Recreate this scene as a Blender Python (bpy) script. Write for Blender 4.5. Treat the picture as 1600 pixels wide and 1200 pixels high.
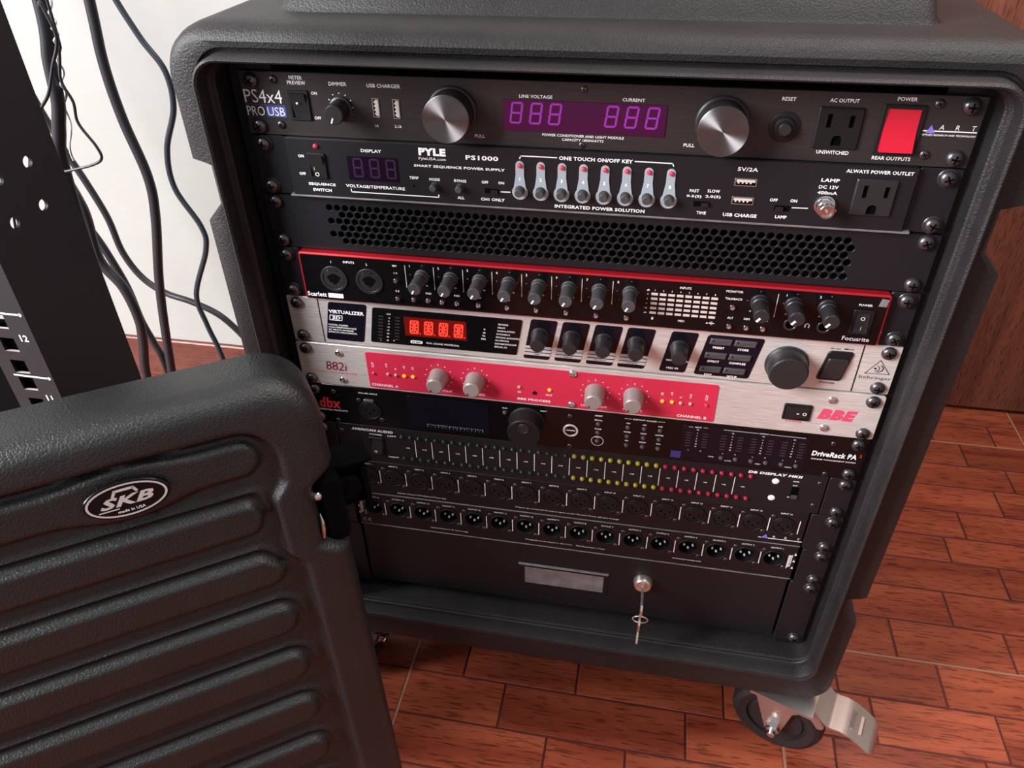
import bpy, bmesh, math, random
from mathutils import Vector, Matrix
from mathutils.geometry import tessellate_polygon
random.seed(7)
PI = math.pi
sc = bpy.context.scene
COL = sc.collection
for o in list(bpy.data.objects):
    bpy.data.objects.remove(o)
MM = 0.001
FLOOR = 185.0          # rack bottom stands 185 mm above the floor
U = 44.45

# ------------------------------------------------------------------ camera
cam = bpy.data.objects.new('camera', bpy.data.cameras.new('camera'))
COL.objects.link(cam)
cam.data.sensor_width = 36.0
cam.data.lens = 1187.13 / 1600 * 36
cam.data.clip_start = 0.02
_w = Vector((0.6317, 0.1839, 0.0447))
def _rot(r):
    return Matrix.Rotation(r.length, 3, r.normalized())
B3 = Matrix(((1, 0, 0), (0, 0, -1), (0, 1, 0)))
RM = _rot(_w) @ B3                      # rows: right, down, forward
cx, cy, cz = RM[0], RM[1], RM[2]
M4 = Matrix(((cx[0], -cy[0], -cz[0], 0.0497), (cx[1], -cy[1], -cz[1], -0.5077),
             (cx[2], -cy[2], -cz[2], 0.6658 + FLOOR * MM), (0, 0, 0, 1)))
cam.matrix_world = M4
sc.camera = cam

# ------------------------------------------------------------------ world, light, exposure
w = bpy.data.worlds.new('room_light'); sc.world = w
w.use_nodes = True
bg = w.node_tree.nodes['Background']
bg.inputs[0].default_value = (1.0, 0.95, 0.95, 1); bg.inputs[1].default_value = 0.42
def area(name, loc, target, sx, sy, power, col):
    l = bpy.data.lights.new(name, 'AREA'); l.shape = 'RECTANGLE'; l.size = sx; l.size_y = sy
    l.energy = power; l.color = col
    o = bpy.data.objects.new(name, l); COL.objects.link(o)
    o.location = loc
    o.rotation_euler = (Vector(target) - Vector(loc)).to_track_quat('-Z', 'Y').to_euler()
    return o
area('window_daylight', (-2.15, -1.35, 1.75), (0.0, 0.1, 0.45), 1.3, 1.4, 250, (0.97, 0.98, 1.0))
area('overhead_fill', (0.9, 0.2, 2.6), (0.7, 0.15, 0.0), 0.9, 0.9, 40, (1.0, 0.95, 0.9))  # unseen fill light added to brighten the floor and case top
sc.view_settings.view_transform = 'Standard'
try: sc.view_settings.look = 'None'
except Exception: pass
sc.view_settings.exposure = 0.0
sc.view_settings.gamma = 1.0
sc.view_settings.use_curve_mapping = False

# ------------------------------------------------------------------ materials
def lin(c):
    return tuple((x / 12.92 if x <= 0.04045 else ((x + 0.055) / 1.055) ** 2.4) for x in (v / 255 for v in c)) + (1,)
MATS = {}
def mat(name, rgb, rough=0.5, metal=0.0, emit=None, es=0.0, coat=0.0, spec=0.5, trans=0.0):
    m = bpy.data.materials.new(name); m.use_nodes = True
    b = m.node_tree.nodes['Principled BSDF']
    b.inputs['Base Color'].default_value = lin(rgb)
    b.inputs['Roughness'].default_value = rough
    b.inputs['Metallic'].default_value = metal
    b.inputs['Specular IOR Level'].default_value = spec
    b.inputs['Coat Weight'].default_value = coat
    b.inputs['Transmission Weight'].default_value = trans
    if emit:
        b.inputs['Emission Color'].default_value = lin(emit)
        b.inputs['Emission Strength'].default_value = es
    MATS[name] = m
    return m
def nodes(m):
    nt = m.node_tree
    return nt, nt.nodes['Principled BSDF']
def tex(nt, scale, detail=3, stretch=(1, 1, 1), coord='Object', rough=0.55):
    tc = nt.nodes.new('ShaderNodeTexCoord'); mp = nt.nodes.new('ShaderNodeMapping')
    mp.inputs['Scale'].default_value = stretch
    nz = nt.nodes.new('ShaderNodeTexNoise')
    nz.inputs['Scale'].default_value = scale; nz.inputs['Detail'].default_value = detail
    nz.inputs['Roughness'].default_value = rough
    nt.links.new(tc.outputs[coord], mp.inputs[0]); nt.links.new(mp.outputs[0], nz.inputs[0])
    return nz
def bump(m, scale, dist, strength=0.6, stretch=(1, 1, 1), detail=3):
    nt, b = nodes(m)
    nz = tex(nt, scale, detail, stretch)
    bp = nt.nodes.new('ShaderNodeBump'); bp.inputs['Distance'].default_value = dist
    bp.inputs['Strength'].default_value = strength
    nt.links.new(nz.outputs[0], bp.inputs['Height']); nt.links.new(bp.outputs[0], b.inputs['Normal'])
    return m
def vary(m, scale, a, c, stretch=(1, 1, 1), p0=0.3, p1=0.7, detail=4, coord='Object'):
    nt, b = nodes(m)
    nz = tex(nt, scale, detail, stretch, coord)
    r = nt.nodes.new('ShaderNodeValToRGB')
    r.color_ramp.elements[0].position = p0; r.color_ramp.elements[1].position = p1
    r.color_ramp.elements[0].color = lin(a); r.color_ramp.elements[1].color = lin(c)
    nt.links.new(nz.outputs[0], r.inputs[0]); nt.links.new(r.outputs[0], b.inputs['Base Color'])
    return m

bump(vary(mat('case_plastic', (32, 30, 31), 0.5, spec=0.4), 30, (27, 25, 26), (37, 34, 35)), 750, 0.0011, 0.55)
bump(vary(mat('lid_plastic', (24, 24, 25), 0.4, spec=0.5), 25, (20, 20, 21), (27, 27, 28)), 760, 0.001, 0.6)
bump(vary(mat('case_inside', (30, 29, 32), 0.5), 40, (26, 25, 28), (36, 35, 38)), 600, 0.0006, 0.4)
bump(mat('black_panel', (25, 24, 28), 0.42, spec=0.35), 2500, 0.0001, 0.3)
bump(mat('black_steel', (22, 21, 24), 0.38, spec=0.35), 2200, 0.00012, 0.35)
mat('brushed_black', (54, 49, 49), 0.4, 0.4)
bump(vary(MATS['brushed_black'], 90, (46, 41, 41), (64, 58, 57), (0.6, 1, 40)), 200, 0.00008, 0.5, (0.4, 1, 40))
mat('brushed_silver', (226, 220, 216), 0.36, 0.4)
bump(vary(MATS['brushed_silver'], 60, (192, 184, 180), (240, 234, 230), (0.8, 1, 30)), 160, 0.00008, 0.5, (0.5, 1, 45))
mat('gloss_black', (12, 11, 13), 0.16, spec=0.3)
mat('matte_black', (19, 18, 20), 0.5, spec=0.35)
mat('hole_black', (5, 5, 6), 0.8, spec=0.05)
bump(mat('knob_black', (36, 34, 36), 0.4), 900, 0.0001, 0.4)
bump(mat('knob_grey', (66, 63, 66), 0.5), 900, 0.0001, 0.4)
bump(mat('knob_silver', (158, 146, 143), 0.4, 0.25), 700, 0.00015, 0.35)
mat('button_grey', (74, 70, 75), 0.35)
mat('screw_black', (98, 94, 97), 0.3, 0.85)
mat('chrome', (222, 218, 220), 0.16, 1.0)
mat('zinc', (196, 188, 182), 0.3, 0.9)
bump(MATS['zinc'], 90, 0.0002, 0.25)
mat('nickel', (236, 222, 214), 0.3, 0.9)
mat('white_print', (246, 243, 244), 0.6)
mat('grey_print', (150, 146, 148), 0.6)
mat('silver_print', (205, 203, 204), 0.45, 0.3)
mat('blue_print', (92, 96, 190), 0.6)
mat('purple_print', (128, 112, 205), 0.6)
mat('usb_blue', (70, 82, 160), 0.6)
mat('red_print', (205, 40, 46), 0.6)
mat('pink_print', (214, 70, 104), 0.6)
mat('black_print', (28, 24, 26), 0.6)
bump(mat('red_paint', (206, 44, 74), 0.4), 900, 0.00008, 0.3)
mat('red_anodised', (186, 34, 46), 0.32, 0.35)
mat('red_rocker', (196, 20, 46), 0.25, emit=(228, 28, 56), es=0.03)
mat('led_red', (200, 50, 70), 0.15, emit=(230, 60, 80), es=0.25)
mat('led_amber', (240, 150, 40), 0.2, emit=(255, 150, 30), es=1.3)
mat('led_clear', (196, 160, 140), 0.15)
mat('meter_green', (12, 64, 44), 0.12)
mat('meter_yellow', (158, 150, 42), 0.16)
mat('meter_red', (160, 26, 52), 0.14)
mat('display_purple', (46, 6, 40), 0.18, emit=(90, 4, 66), es=0.28)
mat('digit_purple', (110, 34, 120), 0.3, emit=(160, 46, 176), es=0.45)
mat('display_dark', (25, 12, 30), 0.14, spec=0.3)
mat('digit_dark', (56, 36, 62), 0.3)
mat('display_red_bed', (66, 8, 8), 0.3, emit=(150, 10, 10), es=0.35)
mat('digit_red', (255, 60, 44), 0.3, emit=(255, 58, 40), es=1.1)
mat('lcd_dark', (15, 14, 25), 0.2, spec=0.3)
mat('meter_led_off', (208, 190, 186), 0.5)
mat('bar_off', (58, 50, 54), 0.4)
mat('touch_plate', (158, 168, 176), 0.4)
mat('usb_insert', (205, 198, 190), 0.5)
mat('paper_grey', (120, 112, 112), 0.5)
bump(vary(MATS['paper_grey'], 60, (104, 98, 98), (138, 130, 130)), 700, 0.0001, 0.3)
mat('rubber', (30, 26, 28), 0.5)
mat('wheel_hub', (40, 34, 38), 0.35)
mat('cable_black', (34, 35, 40), 0.42)
bump(MATS['cable_black'], 500, 0.0001, 0.3)
mat('cable_slate', (36, 45, 52), 0.35)
mat('wire_white', (190, 185, 190), 0.4)
bump(vary(mat('wall_white', (190, 189, 184), 0.8), 3, (156, 156, 152), (166, 165, 161)), 60, 0.0015, 0.25)
bump(mat('rack_steel', (27, 26, 30), 0.55), 1200, 0.0002, 0.5)
mat('lip_highlight', (170, 160, 150), 0.5)
mat('grout_light', (150, 104, 82), 0.75)
mat('joint_dark', (78, 24, 17), 0.7)

def wood(name, a, c, axis, streak=(44, 18, 14), rough=0.32, rand=True, dens=1.0):
    m = mat(name, c, rough, spec=0.4)
    nt, b = nodes(m)
    st = [26.0, 26.0, 26.0]; st[axis] = 2.4
    tc = nt.nodes.new('ShaderNodeTexCoord'); mp = nt.nodes.new('ShaderNodeMapping'); mp.inputs['Scale'].default_value = st
    oi = nt.nodes.new('ShaderNodeObjectInfo')
    addv = nt.nodes.new('ShaderNodeVectorMath'); addv.operation = 'ADD'
    mul = nt.nodes.new('ShaderNodeMath'); mul.operation = 'MULTIPLY'; mul.inputs[1].default_value = 7.0 if rand else 0.0
    nt.links.new(oi.outputs['Random'], mul.inputs[0])
    nt.links.new(tc.outputs['Object'], addv.inputs[0]); nt.links.new(mul.outputs[0], addv.inputs[1])
    nt.links.new(addv.outputs[0], mp.inputs[0])
    n1 = nt.nodes.new('ShaderNodeTexNoise'); n1.inputs['Scale'].default_value = 1.1; n1.inputs['Detail'].default_value = 6
    n1.inputs['Distortion'].default_value = 0.4
    nt.links.new(mp.outputs[0], n1.inputs[0])
    r = nt.nodes.new('ShaderNodeValToRGB')
    r.color_ramp.elements[0].position = 0.32; r.color_ramp.elements[1].position = 0.68
    r.color_ramp.elements[0].color = lin(a); r.color_ramp.elements[1].color = lin(c)
    nt.links.new(n1.outputs[0], r.inputs[0])
    mp2 = nt.nodes.new('ShaderNodeMapping'); s2 = [430.0, 430.0, 430.0]; s2[axis] = 40.0
    mp2.inputs['Scale'].default_value = s2
    nt.links.new(addv.outputs[0], mp2.inputs[0])
    n2 = nt.nodes.new('ShaderNodeTexNoise'); n2.inputs['Scale'].default_value = dens; n2.inputs['Detail'].default_value = 2
    nt.links.new(mp2.outputs[0], n2.inputs[0])
    r2 = nt.nodes.new('ShaderNodeValToRGB')
    r2.color_ramp.elements[0].position = 0.36; r2.color_ramp.elements[1].position = 0.46
    r2.color_ramp.elements[0].color = lin(streak); r2.color_ramp.elements[1].color = (1, 1, 1, 1)
    nt.links.new(n2.outputs[0], r2.inputs[0])
    mx = nt.nodes.new('ShaderNodeMix'); mx.data_type = 'RGBA'; mx.blend_type = 'MULTIPLY'; mx.inputs[0].default_value = 0.55
    nt.links.new(r.outputs[0], mx.inputs[6]); nt.links.new(r2.outputs[0], mx.inputs[7])
    hs = nt.nodes.new('ShaderNodeHueSaturation')
    mr = nt.nodes.new('ShaderNodeMapRange'); mr.inputs[3].default_value = 0.82 if rand else 1.0; mr.inputs[4].default_value = 1.15 if rand else 1.0
    nt.links.new(oi.outputs['Random'], mr.inputs[0]); nt.links.new(mr.outputs[0], hs.inputs['Value'])
    nt.links.new(mx.outputs[2], hs.inputs['Color']); nt.links.new(hs.outputs[0], b.inputs['Base Color'])
    bp = nt.nodes.new('ShaderNodeBump'); bp.inputs['Distance'].default_value = 0.0003; bp.inputs['Strength'].default_value = 0.4
    nt.links.new(n2.outputs[0], bp.inputs['Height']); nt.links.new(bp.outputs[0], b.inputs['Normal'])
    return m
wood('plank_wood', (116, 48, 32), (160, 80, 54), 0)
wood('skirting_wood', (86, 38, 27), (112, 55, 39), 0, rand=False)
wood('door_wood', (110, 63, 49), (145, 87, 67), 2, (88, 54, 46), 0.45, rand=False, dens=1.3)

# spun aluminium: anisotropic highlight around the knob axis
m = mat('spun_metal', (150, 147, 149), 0.58, 1.0)
nt, b = nodes(m)
tg = nt.nodes.new('ShaderNodeTangent'); tg.direction_type = 'RADIAL'; tg.axis = 'Y'
b.inputs['Anisotropic'].default_value = 1.0
nt.links.new(tg.outputs[0], b.inputs['Tangent'])
b.inputs['Anisotropic Rotation'].default_value = 0.25

# ------------------------------------------------------------------ mesh builder (all sizes in mm; y runs into the rack)
def rrect(x0, x1, z0, z1, r=0.0, n=4):
    r = min(r, (x1 - x0) / 2 - 1e-4, (z1 - z0) / 2 - 1e-4)
    if r <= 0.01:
        return [(x0, z0), (x1, z0), (x1, z1), (x0, z1)]
    p = []
    for cx_, cz_, a0 in ((x1 - r, z0 + r, -90), (x1 - r, z1 - r, 0), (x0 + r, z1 - r, 90), (x0 + r, z0 + r, 180)):
        for k in range(n + 1):
            a = math.radians(a0 + 90 * k / n)
            p.append((cx_ + r * math.cos(a), cz_ + r * math.sin(a)))
    return p
def circ(x, z, r, n=20, a0=0.0, rz=None):
    return [(x + r * math.cos(a0 + 2 * PI * k / n), z + (rz or r) * math.sin(a0 + 2 * PI * k / n)) for k in range(n)]
def inset(poly, d):
    n = len(poly); out = []
    for i in range(n):
        a, p, c = Vector(poly[i - 1]), Vector(poly[i]), Vector(poly[(i + 1) % n])
        e1 = (p - a).normalized() if (p - a).length > 1e-6 else Vector((1, 0)); e2 = (c - p).normalized() if (c - p).length > 1e-6 else e1
        n1 = Vector((-e1.y, e1.x)); n2 = Vector((-e2.y, e2.x))
        bs = n1 + n2
        if bs.length < 1e-6: bs = n1.copy()
        bs.normalize()
        k = d / max(0.35, bs.dot(n1))
        out.append((p.x + bs.x * k, p.y + bs.y * k))
    return out
class MB:
    def __init__(s): s.v = []; s.f = []; s.mi = []; s.map = None
    def add(s, vs, fs, mi=0):
        o = len(s.v)
        if s.map: vs = [s.map(*p) for p in vs]
        s.v.extend(vs); s.f.extend([tuple(i + o for i in f) for f in fs]); s.mi.extend([mi] * len(fs))
        return s
    def box(s, x0, x1, y0, y1, z0, z1, mi=0):
        return s.add([(x0, y0, z0), (x1, y0, z0), (x1, y1, z0), (x0, y1, z0), (x0, y0, z1), (x1, y0, z1), (x1, y1, z1), (x0, y1, z1)],
              [(0, 3, 2, 1), (4, 5, 6, 7), (0, 1, 5, 4), (1, 2, 6, 5), (2, 3, 7, 6), (3, 0, 4, 7)], mi)
    def prism(s, poly, y0, y1, c=0.0, holes=None, mi=0, back=True):
        """poly (counter-clockwise from the front) from its front at y0 to its back at y1, front edge chamfered by c"""
        n = len(poly)
        top = inset(poly, c) if c else poly
        vs = [(x, y0, z) for x, z in top]; fs = []
        if holes:
            hv = []
            for h in holes: hv.extend(h)
            loops = [[Vector((x, z, 0)) for x, z in top]] + [[Vector((x, z, 0)) for x, z in h] for h in holes]
            vs = vs + [(x, y0, z) for x, z in hv]
            fs += [tuple(t) for t in tessellate_polygon(loops)]
            o = n
            for h in holes:
                k = len(h); q = len(vs)
                vs += [(x, y1, z) for x, z in h]
                fs += [(o + i, o + (i + 1) % k, q + (i + 1) % k, q + i) for i in range(k)]
                o += k
        else:
            fs.append(tuple(range(n)))
        prev = 0
        if c:
            q = len(vs); vs += [(x, y0 + c, z) for x, z in poly]
            fs += [(prev + (i + 1) % n, prev + i, q + i, q + (i + 1) % n) for i in range(n)]; prev = q
        q = len(vs); vs += [(x, y1, z) for x, z in poly]
        fs += [(prev + (i + 1) % n, prev + i, q + i, q + (i + 1) % n) for i in range(n)]
        if back and not holes: fs.append(tuple(q + n - 1 - i for i in range(n)))
        return s.add(vs, fs, mi)
    def lathe(s, x, z, prof, n=20, mi=0, a0=0.0, caps=True):
        """prof: list of (radius, y); axis along y; first and last closed"""
        vs = []; fs = []
        for r, y in prof:
            vs += [(x + r * math.cos(a0 + 2 * PI * k / n), y, z + r * math.sin(a0 + 2 * PI * k / n)) for k in range(n)]
        for j in range(len(prof) - 1):
            for k in range(n):
                a = j * n + k; b_ = j * n + (k + 1) % n
                fs.append((a, b_, b_ + n, a + n))
        if caps: fs.append(tuple(range(n - 1, -1, -1))); fs.append(tuple(range((len(prof) - 1) * n, len(prof) * n)))
        return s.add(vs, fs, mi)
    def ring(s, x, z, r0, r1, y0, y1, n=24, mi=0):
        """tube wall with outer r1 and inner r0"""
        vs = []
        for r, y in ((r1, y1), (r1, y0 + 0.2), (r1 - 0.2, y0), (r0 + 0.2, y0), (r0, y0 + 0.2), (r0, y1)):
            vs += [(x + r * math.cos(2 * PI * k / n), y, z + r * math.sin(2 * PI * k / n)) for k in range(n)]
        fs = []
        for j in range(5):
            for k in range(n):
                fs.append((j * n + k, j * n + (k + 1) % n, (j + 1) * n + (k + 1) % n, (j + 1) * n + k))
        return s.add(vs, fs, mi)
    def flat(s, poly, y, mi=0):
        return s.add([(x, y, z) for x, z in poly], [tuple(range(len(poly)))], mi)
    def tube(s, pts, r, n=10, mi=0, closed=False):
        P = [Vector(p) for p in pts]; m_ = len(P); vs = []; fs = []
        up = Vector((0.3, 1, 0.2)).normalized()
        for i in range(m_):
            if closed: t = P[(i + 1) % m_] - P[i - 1]
            else: t = P[min(i + 1, m_ - 1)] - P[max(i - 1, 0)]
            t.normalize(); a = t.cross(up)
            if a.length < 1e-3: a = t.cross(Vector((1, 0, 0)))
            a.normalize(); b_ = t.cross(a); 
            rr = r[i] if isinstance(r, (list, tuple)) else r
            vs += [tuple(P[i] + a * rr * math.cos(2 * PI * k / n) + b_ * rr * math.sin(2 * PI * k / n)) for k in range(n)]
        for i in range(m_ if closed else m_ - 1):
            j = (i + 1) % m_
            fs += [(i * n + k, i * n + (k + 1) % n, j * n + (k + 1) % n, j * n + k) for k in range(n)]
        if not closed: fs += [tuple(range(n - 1, -1, -1)), tuple(range((m_ - 1) * n, m_ * n))]
        return s.add(vs, fs, mi)
    def mesh(s, name, mats, sharp=38, recalc=True):
        me = bpy.data.meshes.new(name)
        me.from_pydata([(x * MM, y * MM, z * MM) for x, y, z in s.v], [], s.f)
        for m_ in (mats if isinstance(mats, (list, tuple)) else [mats]):
            me.materials.append(MATS[m_])
        if any(s.mi): me.polygons.foreach_set('material_index', s.mi)
        if recalc:
            bm = bmesh.new(); bm.from_mesh(me); bmesh.ops.recalc_face_normals(bm, faces=bm.faces[:]); bm.to_mesh(me); bm.free()
        if sharp:
            me.shade_smooth(); me.set_sharp_from_angle(angle=math.radians(sharp))
        me.update()
        return me
    def build(s, name, mats, parent=None, sharp=38, loc=None, recalc=True):
        o = obj(name, s.mesh(name, mats, sharp, recalc), parent, loc)
        if name in ('lettering', 'print_rule', 'scale_dots', 'level_segment', 'scale_ticks', 'unit_marks', 'logo_mark', 'contact_hole', 'contact_pins', 'lit_lips'): o['kind'] = 'stuff'
        return o
def obj(name, me, parent=None, loc=None):
    o = bpy.data.objects.new(name, me); COL.objects.link(o)
    if parent: o.parent = parent
    if loc: o.location = [c * MM for c in loc]
    return o
def tag(o, label, cat, group=None, kind=None):
    if label: o['label'] = label
    if cat: o['category'] = cat
    if group: o['group'] = group
    if kind: o['kind'] = kind
    return o
def thing(name, label, cat, loc=(0, 0, 0), group=None):
    o = bpy.data.objects.new(name, None); COL.objects.link(o); o.empty_display_size = 0.02
    o.location = [c * MM for c in loc]
    return tag(o, label, cat, group)
def structure(name, mb, mats, parent=None, **k):
    o = mb.build(name, mats, parent, **k); o['kind'] = 'structure'; return o
def copies(me, name, parent, spots):
    for p in spots: obj(name, me, parent, p)

# ------------------------------------------------------------------ lettering (flat print): text is laid out first, filled in at the end
TEXTS = []
def T(parent, s, x0, x1, z, cap, y, m='white_print', bold=0.012, shear=0.0, rot=0.0, lo=False):
    """text fitted between x0 and x1 (x1 None: natural width centred on x0), centred on height z with capital height cap"""
    TEXTS.append((parent, s, x0, x1, z, cap, y, m, bold, shear, rot, lo))
def flush_texts():
    cache = {}; tmp = []
    for t in TEXTS:
        k = (t[1], t[8], t[9])
        if k not in cache:
            c = bpy.data.curves.new('t', 'FONT'); c.body = t[1]; c.resolution_u = 2; c.offset = t[8]; c.shear = t[9]; c.size = 1
            c.space_character = 1.0 + t[8] * 2
            o = bpy.data.objects.new('t', c); COL.objects.link(o); cache[k] = o; tmp.append(o)
    bpy.context.view_layer.update()
    dg = bpy.context.evaluated_depsgraph_get()
    geo = {}
    for k, o in cache.items():
        me = bpy.data.meshes.new_from_object(o.evaluated_get(dg))
        geo[k] = ([tuple(v.co) for v in me.vertices], [tuple(p.vertices) for p in me.polygons])
        bpy.data.meshes.remove(me)
    for o in tmp:
        c = o.data; bpy.data.objects.remove(o); bpy.data.curves.remove(c)
    out = {}
    for parent, s, x0, x1, z, cap, y, m, bold, shear, rot, lo in TEXTS:
        vs, fs = geo[(s, bold, shear)]
        if not vs: continue
        xa = min(v[0] for v in vs); xb = max(v[0] for v in vs); ya = min(v[1] for v in vs); yb = max(v[1] for v in vs)
        sy = cap / (yb - ya) if not lo else cap / 0.72
        sx = (x1 - x0) / max(1e-6, xb - xa) if x1 is not None else sy
        cx_ = (x0 + x1) / 2 if x1 is not None else x0
        mx_, my_ = (xa + xb) / 2, (ya + yb) / 2
        if rot: sx, sy = sy, sy
        pts = []
        for v in vs:
            a, b_ = (v[0] - mx_) * sx, (v[1] - my_) * sy
            if rot: a, b_ = a * math.cos(rot) - b_ * math.sin(rot), a * math.sin(rot) + b_ * math.cos(rot)
            pts.append((cx_ + a, y, z + b_))
        out.setdefault((parent.name, m), MB()).add(pts, fs)
    for (pn, m), mb in out.items():
        o = mb.build('lettering', m, bpy.data.objects[pn], sharp=0, recalc=False)
def line(mb, pts, wd, y):
    """printed stroke of width wd through pts (x, z)"""
    for (xa, za), (xb, zb) in zip(pts, pts[1:]):
        d = Vector((xb - xa, zb - za)); L = d.length
        if L < 1e-6: continue
        d /= L; n_ = Vector((-d.y, d.x)) * wd / 2; e = d * wd * 0.4
        mb.flat([(xa - n_.x - e.x, za - n_.y - e.y), (xb - n_.x + e.x, zb - n_.y + e.y), (xb + n_.x + e.x, zb + n_.y + e.y), (xa + n_.x - e.x, za + n_.y - e.y)], y)
def dots(mb, pts, r, y):
    for x, z in pts: mb.flat(circ(x, z, r, 8), y)

# ------------------------------------------------------------------ shared small parts
def screw_mesh(r, h, head='screw_black', cross='hole_black'):
    b = MB()
    b.lathe(0, 0, [(r, 0), (r, -h * 0.3), (r * 0.86, -h * 0.72), (r * 0.55, -h), (r * 0.12, -h * 1.05)], 18)
    for a in (0.5, 0.5 + PI / 2):
        ca, sa = math.cos(a), math.sin(a); L, wd = r * 0.5, r * 0.1
        b.prism([(ca * L + sa * wd, sa * L - ca * wd), (ca * L - sa * wd, sa * L + ca * wd), (-ca * L - sa * wd, -sa * L + ca * wd), (-ca * L + sa * wd, -sa * L - ca * wd)], -h * 1.1, -h * 0.8, mi=1)
    return b.mesh('screw', [head, cross])
SCREW = screw_mesh(5.4, 3.6)
SCREW_S = screw_mesh(3.0, 1.8)
SCREW_T = screw_mesh(2.2, 1.0)
SCREW_N = screw_mesh(3.4, 1.8, 'chrome', 'paper_grey')
def washer():
    return MB().ring(0, 0, 3.2, 6.2, -0.8, 0, 20).mesh('washer', 'screw_black')
WASHER = washer()
def rack_screws(d, n=1, y=0.0, washers=False):
    for x in (-232.5, 232.5):
        for z in (6.35, U * n - 6.35):
            o = obj('rack_screw', SCREW, d, (x, y - (0.6 if washers else 0), z))
            o.rotation_euler = (0, random.uniform(0, 3), 0)
            if washers: obj('washer', WASHER, o, (0, 0.6, 0))
def device(name, label, cat, u, n=1):
    return thing(name, label, cat, (0, 0, FLOOR + (12 - u - n) * U))
def chassis(d, n=1, x=215, depth=220):
    MB().box(-x, x, 4, depth, 1.5, U * n - 1.5).build('chassis', 'matte_black', d)
def ears(d, xin, n=1, y=0.0, m='black_panel', r=2.0, th=2.6):
    for s in (-1, 1):
        a, b_ = (xin, 241.3) if s > 0 else (-241.3, -xin)
        MB().prism(rrect(a, b_, 0.4, U * n - 0.4, r), y, y + th, 0.5).build('rack_ear', m, d)
def rocker(d, x0, x1, z0, z1, y, name='power_switch', frame='matte_black', paddle='knob_black', up=True, horiz=False, tall=3.2, m=1.6):
    fr = MB().prism(rrect(x0, x1, z0, z1, 1.0), y - 1.4, y, 0.4, [rrect(x0 + m, x1 - m, z0 + m, z1 - m, 0.5)[::-1]])
    fr.box(x0 + m, x1 - m, y - 0.1, y + 1, z0 + m, z1 - m)
    f = fr.build(name, frame, d)
    a, b_, lo, hi = x0 + m + 0.3, x1 - m - 0.3, z0 + m + 0.3, z1 - m - 0.3
    p = MB()
    t1, t2 = (0.2, tall) if up else (tall, 0.2)      # up: lower edge stands out
    if horiz:
        mid = (a + b_) / 2
        p.add([(a, y - t1, lo), (mid, y - 1.2, lo), (b_, y - t2, lo), (a, y - t1, hi), (mid, y - 1.2, hi), (b_, y - t2, hi),
               (a, y, lo), (b_, y, lo), (a, y, hi), (b_, y, hi)],
              [(0, 1, 4, 3), (1, 2, 5, 4), (0, 3, 8, 6), (2, 7, 9, 5), (6, 7, 2, 1, 0), (8, 3, 4, 5, 9)])
    else:
        mid = (lo + hi) / 2
        p.add([(a, y - t2, lo), (b_, y - t2, lo), (a, y - 1.2, mid), (b_, y - 1.2, mid), (a, y - t1, hi), (b_, y - t1, hi),
               (a, y, lo), (b_, y, lo), (a, y, hi), (b_, y, hi)],
              [(0, 1, 3, 2), (2, 3, 5, 4), (0, 6, 7, 1), (4, 5, 9, 8), (0, 2, 4, 8, 6), (1, 7, 9, 5, 3)])
    p.build('rocker', paddle, f, sharp=30)
    return f
def slide(d, x0, x1, z0, z1, y, t=0.7, vert=False):
    s = MB().box(x0, x1, y - 0.25, y, z0, z1).build('slide_switch', 'hole_black', d)
    b = MB()
    if vert:
        zc = z0 + (z1 - z0) * 0.25
        for k in range(3): b.box(x0 + 0.6, x1 - 0.6, y - 2.0, y, zc - 2.2 + k * 1.5, zc - 1.2 + k * 1.5)
        b.box(x0 + 0.6, x1 - 0.6, y - 1.4, y, zc - 2.2, zc + 1.8)
    else:
        xc = x0 + (x1 - x0) * t
        for k in range(4): b.box(xc - 2.4 + k * 1.3, xc - 1.6 + k * 1.3, y - 2.0, y, z0 + 0.5, z1 - 0.5)
        b.box(xc - 2.4, xc + 2.4, y - 1.4, y, z0 + 0.5, z1 - 0.5)
    b.build('slider', 'button_grey' if vert else 'knob_black', s)
def usb(d, x, z, w_, h_, y):
    p = MB().prism(rrect(x - w_ / 2, x + w_ / 2, z - h_ / 2, z + h_ / 2, 0.4), y - 0.6, y, 0.2,
                   [rrect(x - w_ / 2 + 0.7, x + w_ / 2 - 0.7, z - h_ / 2 + 0.7, z + h_ / 2 - 0.7)[::-1]]).build('usb_port', 'zinc', d)
    q = MB().box(x - w_ / 2 + 0.7, x + w_ / 2 - 0.7, y - 0.05, y + 0.5, z - h_ / 2 + 0.7, z + h_ / 2 - 0.7)
    q.build('port_cavity', 'hole_black', p)
    t = MB()
    if h_ > w_:
        t.box(x - 0.4, x + w_ / 2 - 0.8, y - 0.45, y, z - h_ / 2 + 1.2, z + h_ / 2 - 1.2)
        for k in range(4): t.box(x - 1.2, x - 0.4, y - 0.4, y, z - h_ / 2 + 2 + k * 2.6, z - h_ / 2 + 3.2 + k * 2.6)
    else:
        t.box(x - w_ / 2 + 1.2, x + w_ / 2 - 1.2, y - 0.45, y, z + 0.2, z + h_ / 2 - 0.9)
        for k in range(4): t.box(x - w_ / 2 + 2 + k * 2.6, x - w_ / 2 + 3.2 + k * 2.6, y - 0.4, y, z - 0.9, z + 0.2)
    t.build('contact_tongue', 'usb_insert', p)
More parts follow.
